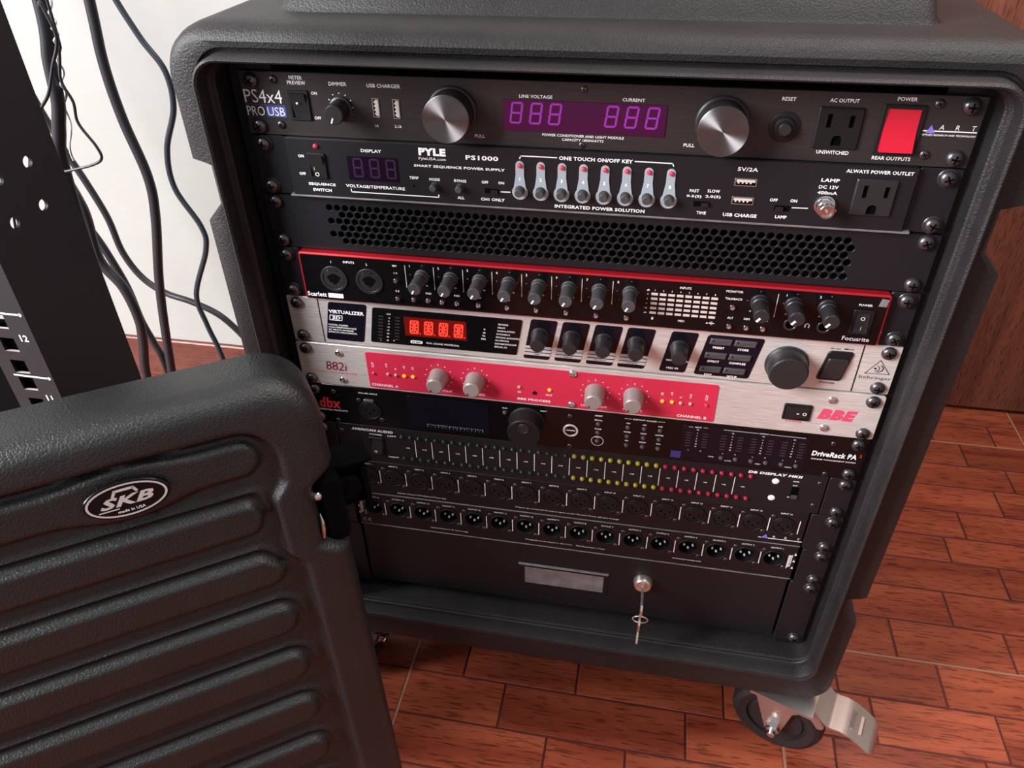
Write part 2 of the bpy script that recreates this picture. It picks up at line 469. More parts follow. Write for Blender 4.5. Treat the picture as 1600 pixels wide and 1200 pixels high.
def outlet(d, x0, x1, z0, z1, slots, y, m='matte_black'):
    (ax, az), (bx, bz), (gx, gz) = slots
    holes = [rrect(ax - 1.5, ax + 1.5, az - 4.2, az + 4.2)[::-1], rrect(bx - 1.5, bx + 1.5, bz - 3.7, bz + 3.7)[::-1]]
    g = [(gx - 3.1, gz - 3.0), (gx + 3.1, gz - 3.0)] + [(gx + 3.1 * math.cos(a * PI / 8), gz + 0.6 + 3.1 * math.sin(a * PI / 8)) for a in range(9)]
    holes.append(g[::-1])
    p = MB().prism(rrect(x0, x1, z0, z1, 1.2), y - 1.8, y, 0.9, holes).build('power_outlet', m, d)
    q = MB()
    for h in holes: q.flat(h[::-1], y - 0.05)
    q.build('slot', 'hole_black', p, sharp=0)
    return p
def knob(d, x, z, y, prof, m, name='knob', n=24, mark=None, mm='white_print', sk=0):
    """prof (radius, height in front of the panel)"""
    o = MB().lathe(0, 0, [(r, -h) for r, h in prof], n).build(name, m, d, loc=(x, y, z), sharp=32)
    if mark:
        a, r0, r1, wd = mark; h = prof[-1][1]; c, s = math.cos(a), math.sin(a)
        b = MB().prism([(c * r0 + s * wd, s * r0 - c * wd), (c * r1 + s * wd, s * r1 - c * wd), (c * r1 - s * wd, s * r1 + c * wd), (c * r0 - s * wd, s * r0 + c * wd)], -h - 0.12, -h + 0.3)
        b.build('pointer', mm, o, sharp=0)
    return o
def led_mesh(r, m, h=1.6):
    return MB().lathe(0, 0, [(r, 0), (r, -h * 0.35), (r * 0.86, -h * 0.7), (r * 0.5, -h * 0.95), (r * 0.1, -h)], 12).mesh('led', m)
def btn_mesh(r, h, m='button_grey', nm='push_button'):
    return MB().lathe(0, 0, [(r + 0.5, 0), (r + 0.5, -0.3), (r, -0.3), (r, -h + 0.4), (r - 0.4, -h), (r * 0.1, -h)], 14).mesh(nm, m)

SEG = {'a': ((0, 1), (1, 1)), 'b': ((1, 1), (1, .5)), 'c': ((1, .5), (1, 0)), 'd': ((0, 0), (1, 0)), 'e': ((0, 0), (0, .5)), 'f': ((0, .5), (0, 1)), 'g': ((0, .5), (1, .5)),
       'h': ((.1, .95), (.45, .55)), 'i': ((.5, .95), (.5, .55)), 'j': ((.9, .95), (.55, .55)), 'k': ((.1, .05), (.45, .45)), 'l': ((.5, .05), (.5, .45)), 'm': ((.9, .05), (.55, .45))}
def digit(mb, x, z, w_, h_, y, wd, slant, segs='abcdefg'):
    for s in segs:
        (ax, az), (bx, bz) = SEG[s]
        pa = Vector((x + (ax - .5) * w_ + (az - .5) * slant, z + (az - .5) * h_)); pb = Vector((x + (bx - .5) * w_ + (bz - .5) * slant, z + (bz - .5) * h_))
        dd = (pb - pa).normalized(); pa = pa + dd * wd * 0.3; pb = pb - dd * wd * 0.3
        n_ = Vector((-dd.y, dd.x)) * wd / 2
        mb.flat([tuple(pa - n_), tuple(pb - n_), tuple(pb + dd * wd * .3), tuple(pb + n_), tuple(pa + n_), tuple(pa - dd * wd * .3)], y)

# ================================================================== the setting
# floor: dark joint bed, planks in tiles of eight rows, pale grout between the tiles
XT = [-2428, -1980, -1532, -1084, -637, -190.5, 258, 706, 1154, 1602, 2050, 2498]          # tile edges across
ROWS = [589, 530, 477, 419, 363, 313, 257, 199, 138, 77, 17, -41, -99, -157, -214, -271, -310]
rows = [(ROWS[i + 1], ROWS[i]) for i in range(len(ROWS) - 1)]
rows = [(646, 703), (589, 646)] + rows + [(-310 - 57 * (k + 1), -310 - 57 * k) for k in range(38)]
GROUTY = {589, 138, -310}
KNOWN = {138: [410, 550.5], 199: [491.5, 330], 257: [578, 360], 313: [518.7, 640], 363: [551.8, 400], 419: [620, 470], 477: [653, 500], 530: [599, 440],
         589: [658, 560], 77: [454.6, 330, 580, 20, -95], 17: [-122.8, 17, 193.1, 365, 505.5, 600], -41: [-68.5, 148.6, 315, 478, 620], -99: [-167, -9, 81.7, 200, 390, 560], -157: [-60, 120, 330, 520]}
fl = MB().box(-2500, 2500, -2400, 760, -12, -1.2)
floor = structure('floor', fl, 'joint_dark')
field = MB()
def plank(x0, x1, y0, y1):
    g = 1.3; ax, bx, ay, by = x0 + g, x1 - g, y0 + g, y1 - g
    inside = bx > -560 and ax < 900 and by > -260 and ay < 700
    cx_, cy_ = (ax + bx) / 2, (ay + by) / 2
    if inside:
        hx, hy = (bx - ax) / 2, (by - ay) / 2; c = 0.6
        mb = MB().add([(-hx, -hy, -1.2), (hx, -hy, -1.2), (hx, hy, -1.2), (-hx, hy, -1.2), (-hx, -hy, -c), (hx, -hy, -c), (hx, hy, -c), (-hx, hy, -c),
                       (-hx + c, -hy + c, 0), (hx - c, -hy + c, 0), (hx - c, hy - c, 0), (-hx + c, hy - c, 0)],
                      [(0, 1, 5, 4), (1, 2, 6, 5), (2, 3, 7, 6), (3, 0, 4, 7), (4, 5, 9, 8), (5, 6, 10, 9), (6, 7, 11, 10), (7, 4, 8, 11), (8, 9, 10, 11)])
        mb.build('plank', 'plank_wood', floor, sharp=0, loc=(cx_, cy_, 0), recalc=False)
    else:
        field.box(ax, bx, ay, by, -1.2, 0)
for y0, y1 in rows:
    for i in range(len(XT) - 1):
        a, b_ = XT[i], XT[i + 1]
        cut = sorted(s for s in KNOWN.get(y0, []) if a + 40 < s < b_ - 40)
        if not cut:
            s = a + random.uniform(60, 150); cut = []
            while s < b_ - 60: cut.append(s); s += random.uniform(120, 200)
        e = [a + 0.6] + cut + [b_ - 0.6]
        for p0, p1 in zip(e, e[1:]): plank(p0, p1, y0 + (0.6 if y0 in GROUTY else 0), y1 - (0.6 if y1 in GROUTY else 0))
fo = field.build('plank_field', 'plank_wood', floor, sharp=0); fo['kind'] = 'stuff'
for x in XT: MB().box(x - 1.6, x + 1.6, -2400, 703, -1.2, -0.35).build('grout_line', 'grout_light', floor, sharp=0)
for y in GROUTY: MB().box(-2428, 2498, y - 1.6, y + 1.6, -1.2, -0.3).build('grout_line', 'grout_light', floor, sharp=0)

# white wall behind on the left, its skirting, and the recessed wooden door on the right
structure('wall_back', MB().box(-2500, 60, 556, 700, 0, 2600), 'wall_white')
structure('baseboard_back', MB().prism([(-2500, 0), (60, 0), (60, 84), (-2500, 84)], 547, 556, 2.0), 'skirting_wood')
door = structure('door_1', MB().box(62, 2498, 690, 730, 7, 2600), 'door_wood')
structure('wall_right', MB().box(2498, 2560, -2400, 690, 0, 2600), 'wall_white')

# ================================================================== roto-moulded rack case
CX = -3.0
case = thing('rack_case', 'large black moulded rack case on braked casters holding all the rack units', 'case', (CX, 0, FLOOR))
NZ = [566, 474, 470, 440, 425, 300, 150, 96, 93, 70, 55, 20]      # heights sampled down each side
def case_ring(hx, zt, zb, y, r, notch):
    """closed ring of points, clockwise from the top left corner arc; notch = half width inside the latch recesses"""
    def side(z):
        if notch is None: return hx
        if 440 <= z <= 471 or 69 <= z <= 94: return min(hx, notch)
        return hx
    p = []
    n = 10
    zs = [474, 470, 440, 425, 300, 150, 96, 93, 70, 55]
    for k in range(n + 1):
        a = PI - k * PI / 2 / n
        p.append((-hx + r + r * math.cos(a), y, zt - r + r * math.sin(a)))
    for t in (-0.6, -0.2, 0.2, 0.6): p.append((t * (hx - r), y, zt))
    for k in range(n + 1):
        a = PI / 2 - k * PI / 2 / n
        p.append((hx - r + r * math.cos(a), y, zt - r + r * math.sin(a)))
    for z in zs: p.append((side(z), y, z))
    for k in range(n + 1):
        a = -k * PI / 2 / n
        p.append((hx - r + r * math.cos(a), y, zb + r + r * math.sin(a)))
    for t in (0.6, 0.2, -0.2, -0.6): p.append((t * (hx - r), y, zb))
    for k in range(n + 1):
        a = -PI / 2 - k * PI / 2 / n
        p.append((-hx + r + r * math.cos(a), y, zb + r + r * math.sin(a)))
    for z in reversed(zs): p.append((-side(z), y, z))
    return p
def rings(mb, R, mi=0):
    n = len(R[0]); vs = [q for r in R for q in r]; fs = []
    for j in range(len(R) - 1):
        fs += [(j * n + k, j * n + (k + 1) % n, (j + 1) * n + (k + 1) % n, (j + 1) * n + k) for k in range(n)]
    return mb.add(vs, fs, mi)
shell = MB()
RS = [(282, 566, -78, 560, 34, None), (282, 566, -78, 92, 34, None), (282, 566, -78, 84, 34, 268), (282, 566, -78, 1, 34, 268), (282, 565, -77.5, -6, 33, 268),
      (281.6, 562.5, -76, -11.5, 31, 267.5), (280, 559, -72, -15, 29, 266.5), (275, 555.5, -56, -17, 27, 264), (262, 551.5, -31, -16.2, 25, 260.5), (260.6, 550.3, -28.5, -13.2, 23, 260),
      (258.6, 549, -26.5, -12.8, 22, None), (257.8, 548.5, -25.5, -15, 21, None), (257, 548, -24.5, -27, 20, None), (256.2, 547.4, -23.0, -29.6, 19.5, None), (254.8, 546.3, -20.5, -30.8, 19, None), (253.2, 545.1, -17.8, -29.8, 18, None),
      (252.6, 544.6, -17.0, -27.6, 17.5, None), (252.3, 544.2, -16.4, -18, 17, None), (250.2, 542.2, -13.6, -17, 16, None), (249.6, 541.7, -12.8, -15.6, 15.5, None), (250.6, 542.6, -13.4, -14, 15, None), (249.2, 541.4, -11.6, -12.6, 14.5, None),
      (249.8, 541.2, -11.2, -10, 14, None), (250.0, 541.2, -11.0, 40, 13, None)]
rings(shell, [case_ring(*r) for r in RS])
sh = shell.build('shell', 'case_plastic', case, sharp=33)
MB().box(-281, 281, 556, 560, -70, 560).build('rear_cover', 'case_plastic', case)
# raised stacking platform on the lid of the case
top = MB()
def top_ring(hx, y0, y1, z, r):
    return [(x, y, z) for x, y in rrect(-hx, hx, y0, y1, r)]
rings(top, [top_ring(217, 26, 540, 565.5, 14), top_ring(214, 29, 537, 569, 13), top_ring(211, 35, 531, 581, 12), top_ring(208, 39, 527, 583.5, 11), top_ring(205, 43, 523, 584, 9), top_ring(180, 80, 500, 584, 5)])
top.add(top_ring(180, 80, 500, 584, 5), [tuple(range(len(rrect(0, 1, 0, 1, .2))))])
top.build('stacking_platform', 'case_plastic', case, sharp=60)
for s in (-1, 1):
    a, b_ = (218, 250) if s > 0 else (-250, -218)
    MB().box(a - CX, b_ - CX, 4, 8, -9, 540).build('rack_rail', 'black_steel', case)
# notch latches sit deep in the side recesses
for s in (-1, 1):
    for z in (452, 80):
        x0, x1 = (269, 276) if s > 0 else (-276, -269)
        MB().prism(rrect(x0, x1, z - 9, z + 9, 2), 40, 82, 1.0).build('latch_keeper', 'matte_black', case)

# casters under the case
def caster(x, y, az, name='caster'):
    zc = -135.0
    root = MB()
    root.box(-32, 32, -32, 32, -82, -78)
    root.map = lambda a, d, h: (a, d, h)
    side = [(-9, -145), (-4, -148), (3, -148), (8, -143), (14, -104), (20, -98), (30, -96), (40, -108), (45, -106), (46, -101), (36, -86), (30, -80), (-32, -80)]
    for y0 in (-21, 18.5): root.prism(side, y0, y0 + 2.5, 0.3)
    root.box(-30, 31, -21, 21, -84, -80)
    o = root.build(name, 'zinc', case, loc=(x - CX, y, 0)); o.rotation_euler = (0, 0, az)
    MB().lathe(0, zc, [(10, -13), (28, -13), (30, -11), (32, -11), (32.5, -14), (41, -15.5), (46.5, -13), (49.4, -8), (50, 0), (49.4, 8), (46.5, 13), (41, 15.5), (32.5, 14), (32, 11), (30, 11), (28, 13), (10, 13)], 48).build('wheel', 'rubber', o, sharp=30)
    MB().lathe(0, zc, [(31.5, -10.6), (26, -11.6), (10, -13.5), (6, -15)], 30).build('wheel_hub', 'wheel_hub', o)
    nut = MB().lathe(0, zc, [(8.5, -21), (8.5, -22.2), (7.4, -22.4), (7.4, -28), (6.4, -29)], 6)
    nut.lathe(0, zc, [(4.4, -28.6), (4.4, -34), (3.4, -35)], 14)
    nut.build('axle_nut', 'chrome', o, sharp=30)
    MB().lathe(22, -86, [(3, -21), (2.8, -22.4), (1.6, -23)], 12).build('rivet', 'chrome', o)
    ped = MB(); prof = [(30, -85), (42, -89), (47, -94), (52, -94.5), (60, -93), (70, -95), (80, -100), (90, -107), (97, -113)]
    vs = []; fs = []
    for (u_, h_) in prof:
        hw = 22 if u_ > 41 else 17
        if u_ > 95: hw = 18
        for yy in (-hw, -hw * 0.33, hw * 0.33, hw):
            for t in (0, -2.0): vs.append((u_, yy, h_ + t))
    for j in range(len(prof) - 1):
        q = j * 8
        for k in range(3):
            fs.append((q + 2 * k, q + 2 * k + 2, q + 8 + 2 * k + 2, q + 8 + 2 * k)); fs.append((q + 2 * k + 1, q + 8 + 2 * k + 1, q + 8 + 2 * k + 3, q + 2 * k + 3))
        fs.append((q, q + 8, q + 9, q + 1)); fs.append((q + 6, q + 7, q + 15, q + 14))
    fs += [(0, 1, 3, 2), (2, 3, 5, 4), (4, 5, 7, 6)]; q = (len(prof) - 1) * 8
    fs += [(q, q + 2, q + 3, q + 1), (q + 2, q + 4, q + 5, q + 3), (q + 4, q + 6, q + 7, q + 5)]
    ped.add(vs, fs)
    for u_, h_, sl in ((70, -95.0, 0.3), (80, -100, 0.6)):
        ped.add([(u_ - 2.4, -12, h_ + 2.4 * sl - 0.2), (u_ + 2.4, -12, h_ - 2.4 * sl - 0.6), (u_ + 2.4, 12, h_ - 2.4 * sl - 0.6), (u_ - 2.4, 12, h_ + 2.4 * sl - 0.2), (u_ + 0.5, -10.5, h_ + 1.4), (u_ + 0.5, 10.5, h_ + 1.4)],
                [(0, 1, 4), (3, 5, 2), (0, 4, 5, 3), (4, 1, 2, 5)])
    ped.build('brake_pedal', 'zinc', o, sharp=50)
    return o
caster(245, 8, math.radians(-20))
caster(-250, 30, math.radians(70))
caster(250, 500, math.radians(-100))
caster(-250, 500, math.radians(60))

# ================================================================== the removed front lid, leaning back in front of the case
TL = math.radians(10)
E1 = Vector((0.821, 0.571, 0)).normalized()
OUT = Vector((E1.y, -E1.x, 0))
E2 = Vector((0, 0, -1)) * math.cos(TL) + OUT * math.sin(TL)
EN = OUT * math.cos(TL) + Vector((0, 0, 1)) * math.sin(TL)
LID = Matrix(((E1.x, -EN.x, -E2.x, -0.1326), (E1.y, -EN.y, -E2.y, -0.1984), (E1.z, -EN.z, -E2.z, 0.441 + FLOOR * MM), (0, 0, 0, 1)))
lid = thing('case_lid', 'detached black ribbed case lid with oval badge leaning at the front left', 'lid')
lid.matrix_world = LID
UL, UR, VT, VB, RC = -554.0, 10.0, 15.0, 624.0, 31.0        # local x across, local -z down, local y into the lid
def sst(a, b_, x):
    t = min(1, max(0, (x - a) / (b_ - a))); return t * t * (3 - 2 * t)
def smin(a, b_, k):
    h = max(0, min(1, 0.5 + 0.5 * (b_ - a) / k)); return b_ * (1 - h) + a * h - k * h * (1 - h)
def rbox_d(u, v, x0, x1, y0, y1, r):
    dx = abs(u - (x0 + x1) / 2) - (x1 - x0) / 2 + r; dy = abs(v - (y0 + y1) / 2) - (y1 - y0) / 2 + r
    return math.hypot(max(dx, 0), max(dy, 0)) + min(max(dx, dy), 0) - r
def lid_h(u, v):
    t = -rbox_d(u, v, UL, UR, VT, VB, RC); h = 0.0
    R = 13.0
    if t < R: h -= R - math.sqrt(max(0, R * R - (R - max(t, 0)) ** 2))
    if v < 38: h -= 3.0 * (1 - (v - VT) / (38 - VT)) ** 2
    tin = -rbox_d(u, v, UL + 27, UR - 27, 38, VB - 38, 24)
    h -= 6.0 * sst(0, 4.5, tin)
    if tin > 0:
        d = 1e9; up = 0.0
        i = round((v - 57.3) / 39.4)
        for k in (i - 1, i, i + 1):
            if 0 <= k <= 12:
                vc = 57.3 + 39.4 * k; tip = -30 - 1.1 * min(k, 8)
                uu = min(max(u, UL + 48), tip - 10.0)
                q = math.hypot(u - uu, v - vc) - 8.8
                if v < vc + 2: up = max(up, math.exp(-((q - 8.8) / 1.5) ** 2))
                if k == 0:
                    e = (math.hypot((u + 98) / 25.0, (v - 58.5) / 13.5) - 1) * 13.5
                    q = smin(q, e, 10)
                d = min(d, q)
        h += 4.4 * (1 - sst(0, 3.2, d)) - 0.9 * math.exp(-((d - 4.6) / 1.5) ** 2) + 1.7 * up * sst(2, 10, tin)
    return h
us = [UL + 12 * k for k in range(21)] + [-302 + 2.0 * k for k in range(1, 157)]
us = [x for x in us if x < UR - 0.5] + [UR]
vs_ = [VT + 1.7 * k for k in range(208)]; vs_ = vs_ + [vs_[-1] + 7 * k for k in range(1, 200) if vs_[-1] + 7 * k < VB] + [VB]
def u_lim(v):
    a = 0.0
    if v < VT + RC: a = RC - math.sqrt(RC * RC - (RC - v + VT) ** 2)
    if v > VB - RC: a = RC - math.sqrt(max(0, RC * RC - (v - VB + RC) ** 2))
    return a
def notch(v): return 14.0 * sst(76, 90, v) * (1 - sst(126, 138, v))
lm = MB(); V = []; nu, nv = len(us), len(vs_)
for v in vs_:
    a = u_lim(v); nt_ = notch(v)
    for u in us:
        u2 = u
        if u > -60: u2 = -60 + (u + 60) * (UR - a - nt_ + 60) / (UR + 60)
        elif u < UL + 60: u2 = UL + a + (u - UL) * (60 - a) / 60
        hu = u2 if u <= -60 else -60 + (u + 60) * (UR - a + 60) / (UR + 60)
        V.append((u2, -lid_h(hu, v), -v))
F = [(j * nu + i, (j + 1) * nu + i, (j + 1) * nu + i + 1, j * nu + i + 1) for j in range(nv - 1) for i in range(nu - 1)]
loop = [i for i in range(nu)] + [j * nu + nu - 1 for j in range(1, nv)] + [(nv - 1) * nu + i for i in range(nu - 2, -1, -1)] + [j * nu for j in range(nv - 2, 0, -1)]
n0 = len(V)
for yb, ins in ((30, 0.0), (50, 0.0), (50, 6.0), (18, 8.0)):
    for i in loop:
        x, y, z = V[i]
        if ins:
            x += ins if x < (UL + UR) / 2 else -ins; z += -ins if z > -VB / 2 else ins
        V.append((x, yb, z))
L_ = len(loop); prev = loop
for q in range(4):
    cur = [n0 + q * L_ + k for k in range(L_)]
    F += [(prev[(k + 1) % L_], prev[k], cur[k], cur[(k + 1) % L_]) for k in range(L_)]
    prev = cur
lm.add(V, F)
lm.build('shell', 'lid_plastic', lid, sharp=60, recalc=True)
# oval badge
bd = 1.2
bc = (-98.0, -58.5)
badge = MB().prism(circ(bc[0], bc[1], 21.5, 40, 0, 11.0), -bd - 0.6, 4, 0.5).build('badge', 'gloss_black', lid)
rg = MB()
def ell_ring(mb, r0, z0, r1, z1, y):
    a = circ(bc[0], bc[1], r0, 44, 0, z0); b_ = circ(bc[0], bc[1], r1, 44, 0, z1); n = 44
    mb.add([(x, y, z) for x, z in a + b_], [(k, (k + 1) % n, n + (k + 1) % n, n + k) for k in range(n)])
ell_ring(rg, 20.0, 9.7, 18.8, 8.7, -bd - 0.75)
rg.build('silver_rim', 'silver_print', badge, sharp=0)
T(badge, 'SKB', -111.5, -84.5, -58.6, 6.2, -bd - 0.8, 'silver_print', 0.035, 0.35)
T(badge, 'made in USA', -104, -90.5, -64.8, 1.7, -bd - 0.8, 'white_print', 0.01)
sk = MB(); line(sk, [(-104, -55), (-102.5, -52.2), (-93.5, -52.2), (-92.3, -54.4)], 1.5, -bd - 0.8); line(sk, [(-112.5, -62.8), (-103, -62.8)], 0.7, -bd - 0.8)
sk.build('case_handle_mark', 'silver_print', badge, sharp=0)
# twist latch in the notch of the right edge
la = MB()
la.prism(rrect(-3, 12, -134, -88, 5), 8, 34, 2.0)
la.prism(rrect(8, 31, -122, -92, 5), 24, 34, 2.0)
latch = la.build('twist_latch', 'hole_black', lid)
MB().box(2, 34, 18, 44, -90, -88).build('strike_plate', 'hole_black', latch)
MB().lathe(17, -106, [(9, 24), (9, 20), (7.5, 18), (3, 17.5)], 20).build('latch_boss', 'hole_black', latch)
MB().prism(rrect(26, 30, -124, -93, 1.8), 18, 24, 0.8).build('latch_wing', 'hole_black', latch)
MB().lathe(-3.5, -97, [(3.2, 9), (3.2, 7), (2.2, 5.6), (0.3, 5)], 14).build('latch_rivet', 'chrome', latch)
MB().tube([(-4.5, 5, -108), (-4, 4.0, -113), (-4.5, 4.0, -119), (-5.5, 4.6, -125)], [0.4, 1.1, 1.5, 1.2], 8).build('wire_clip', 'chrome', latch)

# ================================================================== open equipment rack post on the left
post = thing('equipment_rack', 'black perforated steel rack post with white unit numbers at the far left', 'rack', (-294, -195, 0))
ZP = FLOOR
pf = MB()
hol = []
for k in range(-8, 12):
    zl = 402.4 + k * U + ZP
    for dz in (-6.35, 6.35, 22.2):
        hol.append(rrect(-24.5, -14.5, zl + dz - 4.75, zl + dz + 4.75)[::-1])
pf.box(-33.5, -24.5, 0, 1.8, 0, 1250); pf.box(-14.5, 0, 0, 1.8, 0, 1250)
zz = sorted((min(q[1] for q in h), max(q[1] for q in h)) for h in hol)
for za, zb in zip([0] + [q[1] for q in zz], [q[0] for q in zz] + [1250]): pf.box(-24.5, -14.5, 0, 1.8, za, zb)
pf.build('front_flange', 'rack_steel', post, sharp=25)
lips = MB()
for h in hol:
    xs = [q[0] for q in h]; zs = [q[1] for q in h]
    lips.box(min(xs), max(xs), 0.05, 1.8, min(zs) - 0.05, min(zs) + 0.05)
lips.build('lit_lips', 'lip_highlight', post, sharp=0)  # light caught by the lower hole edges, painted as pale strips
wb = MB(); wb.map = lambda a, d, h: (d, a, h)
rh = [circ(21, 518 + ZP, 3.4, 18)[::-1], circ(44.5, 519.5 + ZP, 3.4, 18)[::-1], circ(20, 494 + ZP, 3.4, 18)[::-1], circ(43.5, 494.5 + ZP, 3.4, 18)[::-1]]
wb.prism(rrect(0.9, 68, 0, 1250), 0.05, -2.0, 0, rh)
wb.prism(rrect(0.9, 68, 0, 1250), -2.0, 0.05, 0, rh)
wb.build('side_web', 'rack_steel', post, sharp=25)
MB().box(-12, -2, 62, 66, 0, 1250).build('rear_flange', 'rack_steel', post)
MB().box(-60, 20, -60, 130, 0, 6).build('foot', 'rack_steel', post)
um = MB()
for k in range(-5, 6):
    z = 402.4 + k * U + ZP
    line(um, [(-26, z), (-3.5, z - 0.4)], 1.2, -0.25); um.flat(circ(-2.6, z - 0.4, 1.2, 10), -0.25)
    T(post, str(11 + k), -7 if k != 0 else -8.5, None, z - 16.5 + (0 if k else 0.5), 4.6, -0.25, 'white_print', 0.03)
um.build('unit_marks', 'white_print', post, sharp=0)
bp_ = MB().prism(rrect(-560, -297, 30 + ZP - 150, 437 + ZP, 2), -191, -187, 0.5)
tag(bp_.build('blank_rack_panel', 'hole_black'), 'plain black panel mounted behind the numbered rack post at the left edge', 'panel')

# ================================================================== cables hanging by the white wall
def spline(pts, n=8):
    P = [Vector(p) for p in pts]; P = [P[0] * 2 - P[1]] + P + [P[-1] * 2 - P[-2]]; out = []
    for i in range(1, len(P) - 2):
        for k in range(n):
            t = k / n; a, b_, c, d = P[i - 1], P[i], P[i + 1], P[i + 2]
            out.append(tuple(0.5 * ((2 * b_) + (c - a) * t + (2 * a - 5 * b_ + 4 * c - d) * t * t + (3 * b_ - a - 3 * c + d) * t ** 3)))
    out.append(tuple(P[-2])); return out
def cable(pts, r, label, m='cable_black', name='cable', n=8, cat='cable', nn=10):
    mb = MB().tube(spline([(x, y, z + FLOOR) for x, y, z in pts], n), r, nn)
    return tag(mb.build(name, m, sharp=60), label, cat, 'cables hanging by the white wall')
def drop(pts, y=None):
    """finish a cable with a bend on to the floor"""
    x, yy, z = pts[-1]
    return pts + [(x - 6, yy + 6, -130), (x - 30, yy + 20, -168), (x - 90, yy + 40, -177), (x - 170, yy + 30, -177)]
cable(drop([(-540, 300, 900), (-552, 300, 700), (-569, 300, 522), (-576, 300, 457), (-574, 300, 395), (-564, 300, 325), (-571, 300, 270), (-597, 300, 171), (-618, 300, 59), (-627, 300, -12)]), 6.1,
      'thick black cable falling straight down between post and case, thickest on the white wall')
cable(drop([(-640, 380, 820), (-618, 380, 640), (-603, 380, 535), (-579, 380, 471), (-556, 380, 430), (-558, 380, 385), (-584, 380, 330), (-589, 380, 277), (-565, 380, 222), (-568, 380, 186), (-604, 380, 111), (-601, 380, 57), (-591, 380, -6)]), 3.9,
      'thin dark slate cable in S bends passing right beside the case edge', 'cable_slate')
cable(drop([(-424, 60, 800), (-427, 60, 581), (-439, 60, 517), (-444, 60, 487), (-453, 60, 463), (-462, 60, 431), (-470, 60, 330), (-480, 60, 100)]), 5.6,
      'thick black cable running down along the right edge of the rack post')
cable([(-384, 12, 760), (-390, 12, 583), (-388, 12, 571), (-384.5, 12, 548), (-396, 12, 528), (-408, 12, 508), (-421, 12, 495), (-436, 12, 478), (-470, 12, 380), (-520, 40, 120), (-540, 60, -170)], 1.3,
      'thin black wire that crosses in front of the thick cable at top left')
cable([(-380, 20, 760), (-389, 20, 563), (-393, 20, 537), (-400, 20, 516), (-396, 20, 500), (-398, 20, 484), (-389, 20, 466), (-388, 20, 456), (-399, 20, 450), (-422, 20, 444), (-450, 20, 436), (-500, 20, 380), (-560, 40, 60), (-570, 60, -170)], 1.15,
      'thin black wire that loops out to the right and back behind the rack post')
cable([(-850, 430, 640), (-825, 430, 480), (-800, 430, 365), (-789, 430, 325), (-783, 430, 300), (-767, 430, 255), (-752, 430, 201), (-747, 430, 145), (-728, 430, 103), (-696, 430, 78), (-653, 430, 65), (-614, 430, 47), (-588, 430, 21), (-556, 430, -22), (-500, 440, -90), (-420, 450, -150), (-330, 450, -179)], 5.0,
      'black cable swinging across the white wall from the post to behind the case')
cable(drop([(-770, 330, 620), (-738, 330, 430), (-716, 330, 330), (-703, 330, 280), (-699, 330, 249), (-703, 330, 185), (-681, 330, 144), (-674, 330, 94), (-680, 330, 53), (-696, 330, -16)]), 7.0,
      'thick black cable with white print bending down beside the lower rack post')
cable(drop([(-810, 360, 620), (-785, 360, 430), (-756, 360, 290), (-738, 360, 240), (-722, 360, 205), (-712, 360, 175), (-700, 360, 124), (-696, 360, 67), (-688, 360, 29), (-681, 360, -10)]), 5.4,
      'black cable forking to the right of the thick printed cable above the skirting')
tw = [(x + 1.6 * math.sin(k * 1.3), y + 1.6 * math.cos(k * 1.3), z) for k, (x, y, z) in enumerate(spline([(-384, 25, 820 - FLOOR), (-388, 25, 600), (-390, 25, 581), (-393, 25, 560), (-395, 25, 549), (-400, 28, 536), (-424, 50, 508), (-450, 74, 478), (-464, 76, 430)], 6))]
cable(tw, 1.0, 'thin pale twisted wire beside the thick cable at the top left', 'wire_white', 'wire', 3, 'wire', 6)

# ================================================================== 1: power conditioner with two pull-out lamps
d = device('power_conditioner', 'top rack unit in brushed black metal with purple readout and two round silver-faced pull lamps', 'power conditioner', 0)
MB().prism(rrect(-241.3, 241.3, 0.4, 44.0, 0.6), 0, 2.8, 0.3).build('front_panel', 'brushed_black', d)
chassis(d); rack_screws(d, 1, 0)
for x in (-215.8, 214.3):
    for z in (39, 7.9): obj('panel_screw', SCREW_S, d, (x, 0, z))
for z in (39.8, 3.5): obj('panel_screw', SCREW_T, d, (-0.2, 0, z))
y = -0.15
T(d, 'PS4x4', -240, -211.6, 27.2, 9.2, y, bold=-0.004)
T(d, 'PRO', -240, -226.6, 16.9, 6.6, y, bold=-0.004)
bx = MB().flat(rrect(-225.2, -210.4, 13.2, 20.6), y); bx.build('badge_field', 'usb_blue', d, sharp=0)
T(d, 'USB', -224.3, -211.3, 16.9, 6.0, y - 0.1, bold=-0.004)
wl = MB(); line(wl, [(-240.4, 21.3), (-210.6, 21.3)], 0.35, y); wl.build('print_rule', 'usb_blue', d, sharp=0)
T(d, 'METER', -203.8, -194.2, 40.6, 2.5, y); T(d, 'PREVIEW', -205.7, -192.3, 37.2, 2.5, y)
T(d, 'ON', -187.1, None, 30.6, 2.0, y); T(d, 'OFF', -187.1, None, 13.7, 2.0, y)
T(d, 'DIMMER', -175.3, -162.5, 37.4, 2.5, y)
T(d, 'USB CHARGER', -148.1, -124.3, 37.2, 2.5, y)
T(d, '1A', -144, None, 10.2, 1.9, y); T(d, '2.1A', -128.5, None, 10.3, 1.9, y)
T(d, 'PULL', -70.5, None, 6.4, 2.3, y); T(d, 'PULL', 70.2, None, 6.8, 2.3, y)
T(d, 'LINE VOLTAGE', -42.9, -20.8, 34.1, 2.1, y); T(d, 'CURRENT', 24.9, 39.2, 34.3, 2.1, y)
T(d, 'POWER CONDITIONER AND LIGHT MODULE', -27.2, 27.5, 9.4, 1.7, y); T(d, 'CAPACITY 1800WATTS', -13.8, 14.1, 6.7, 1.7, y)
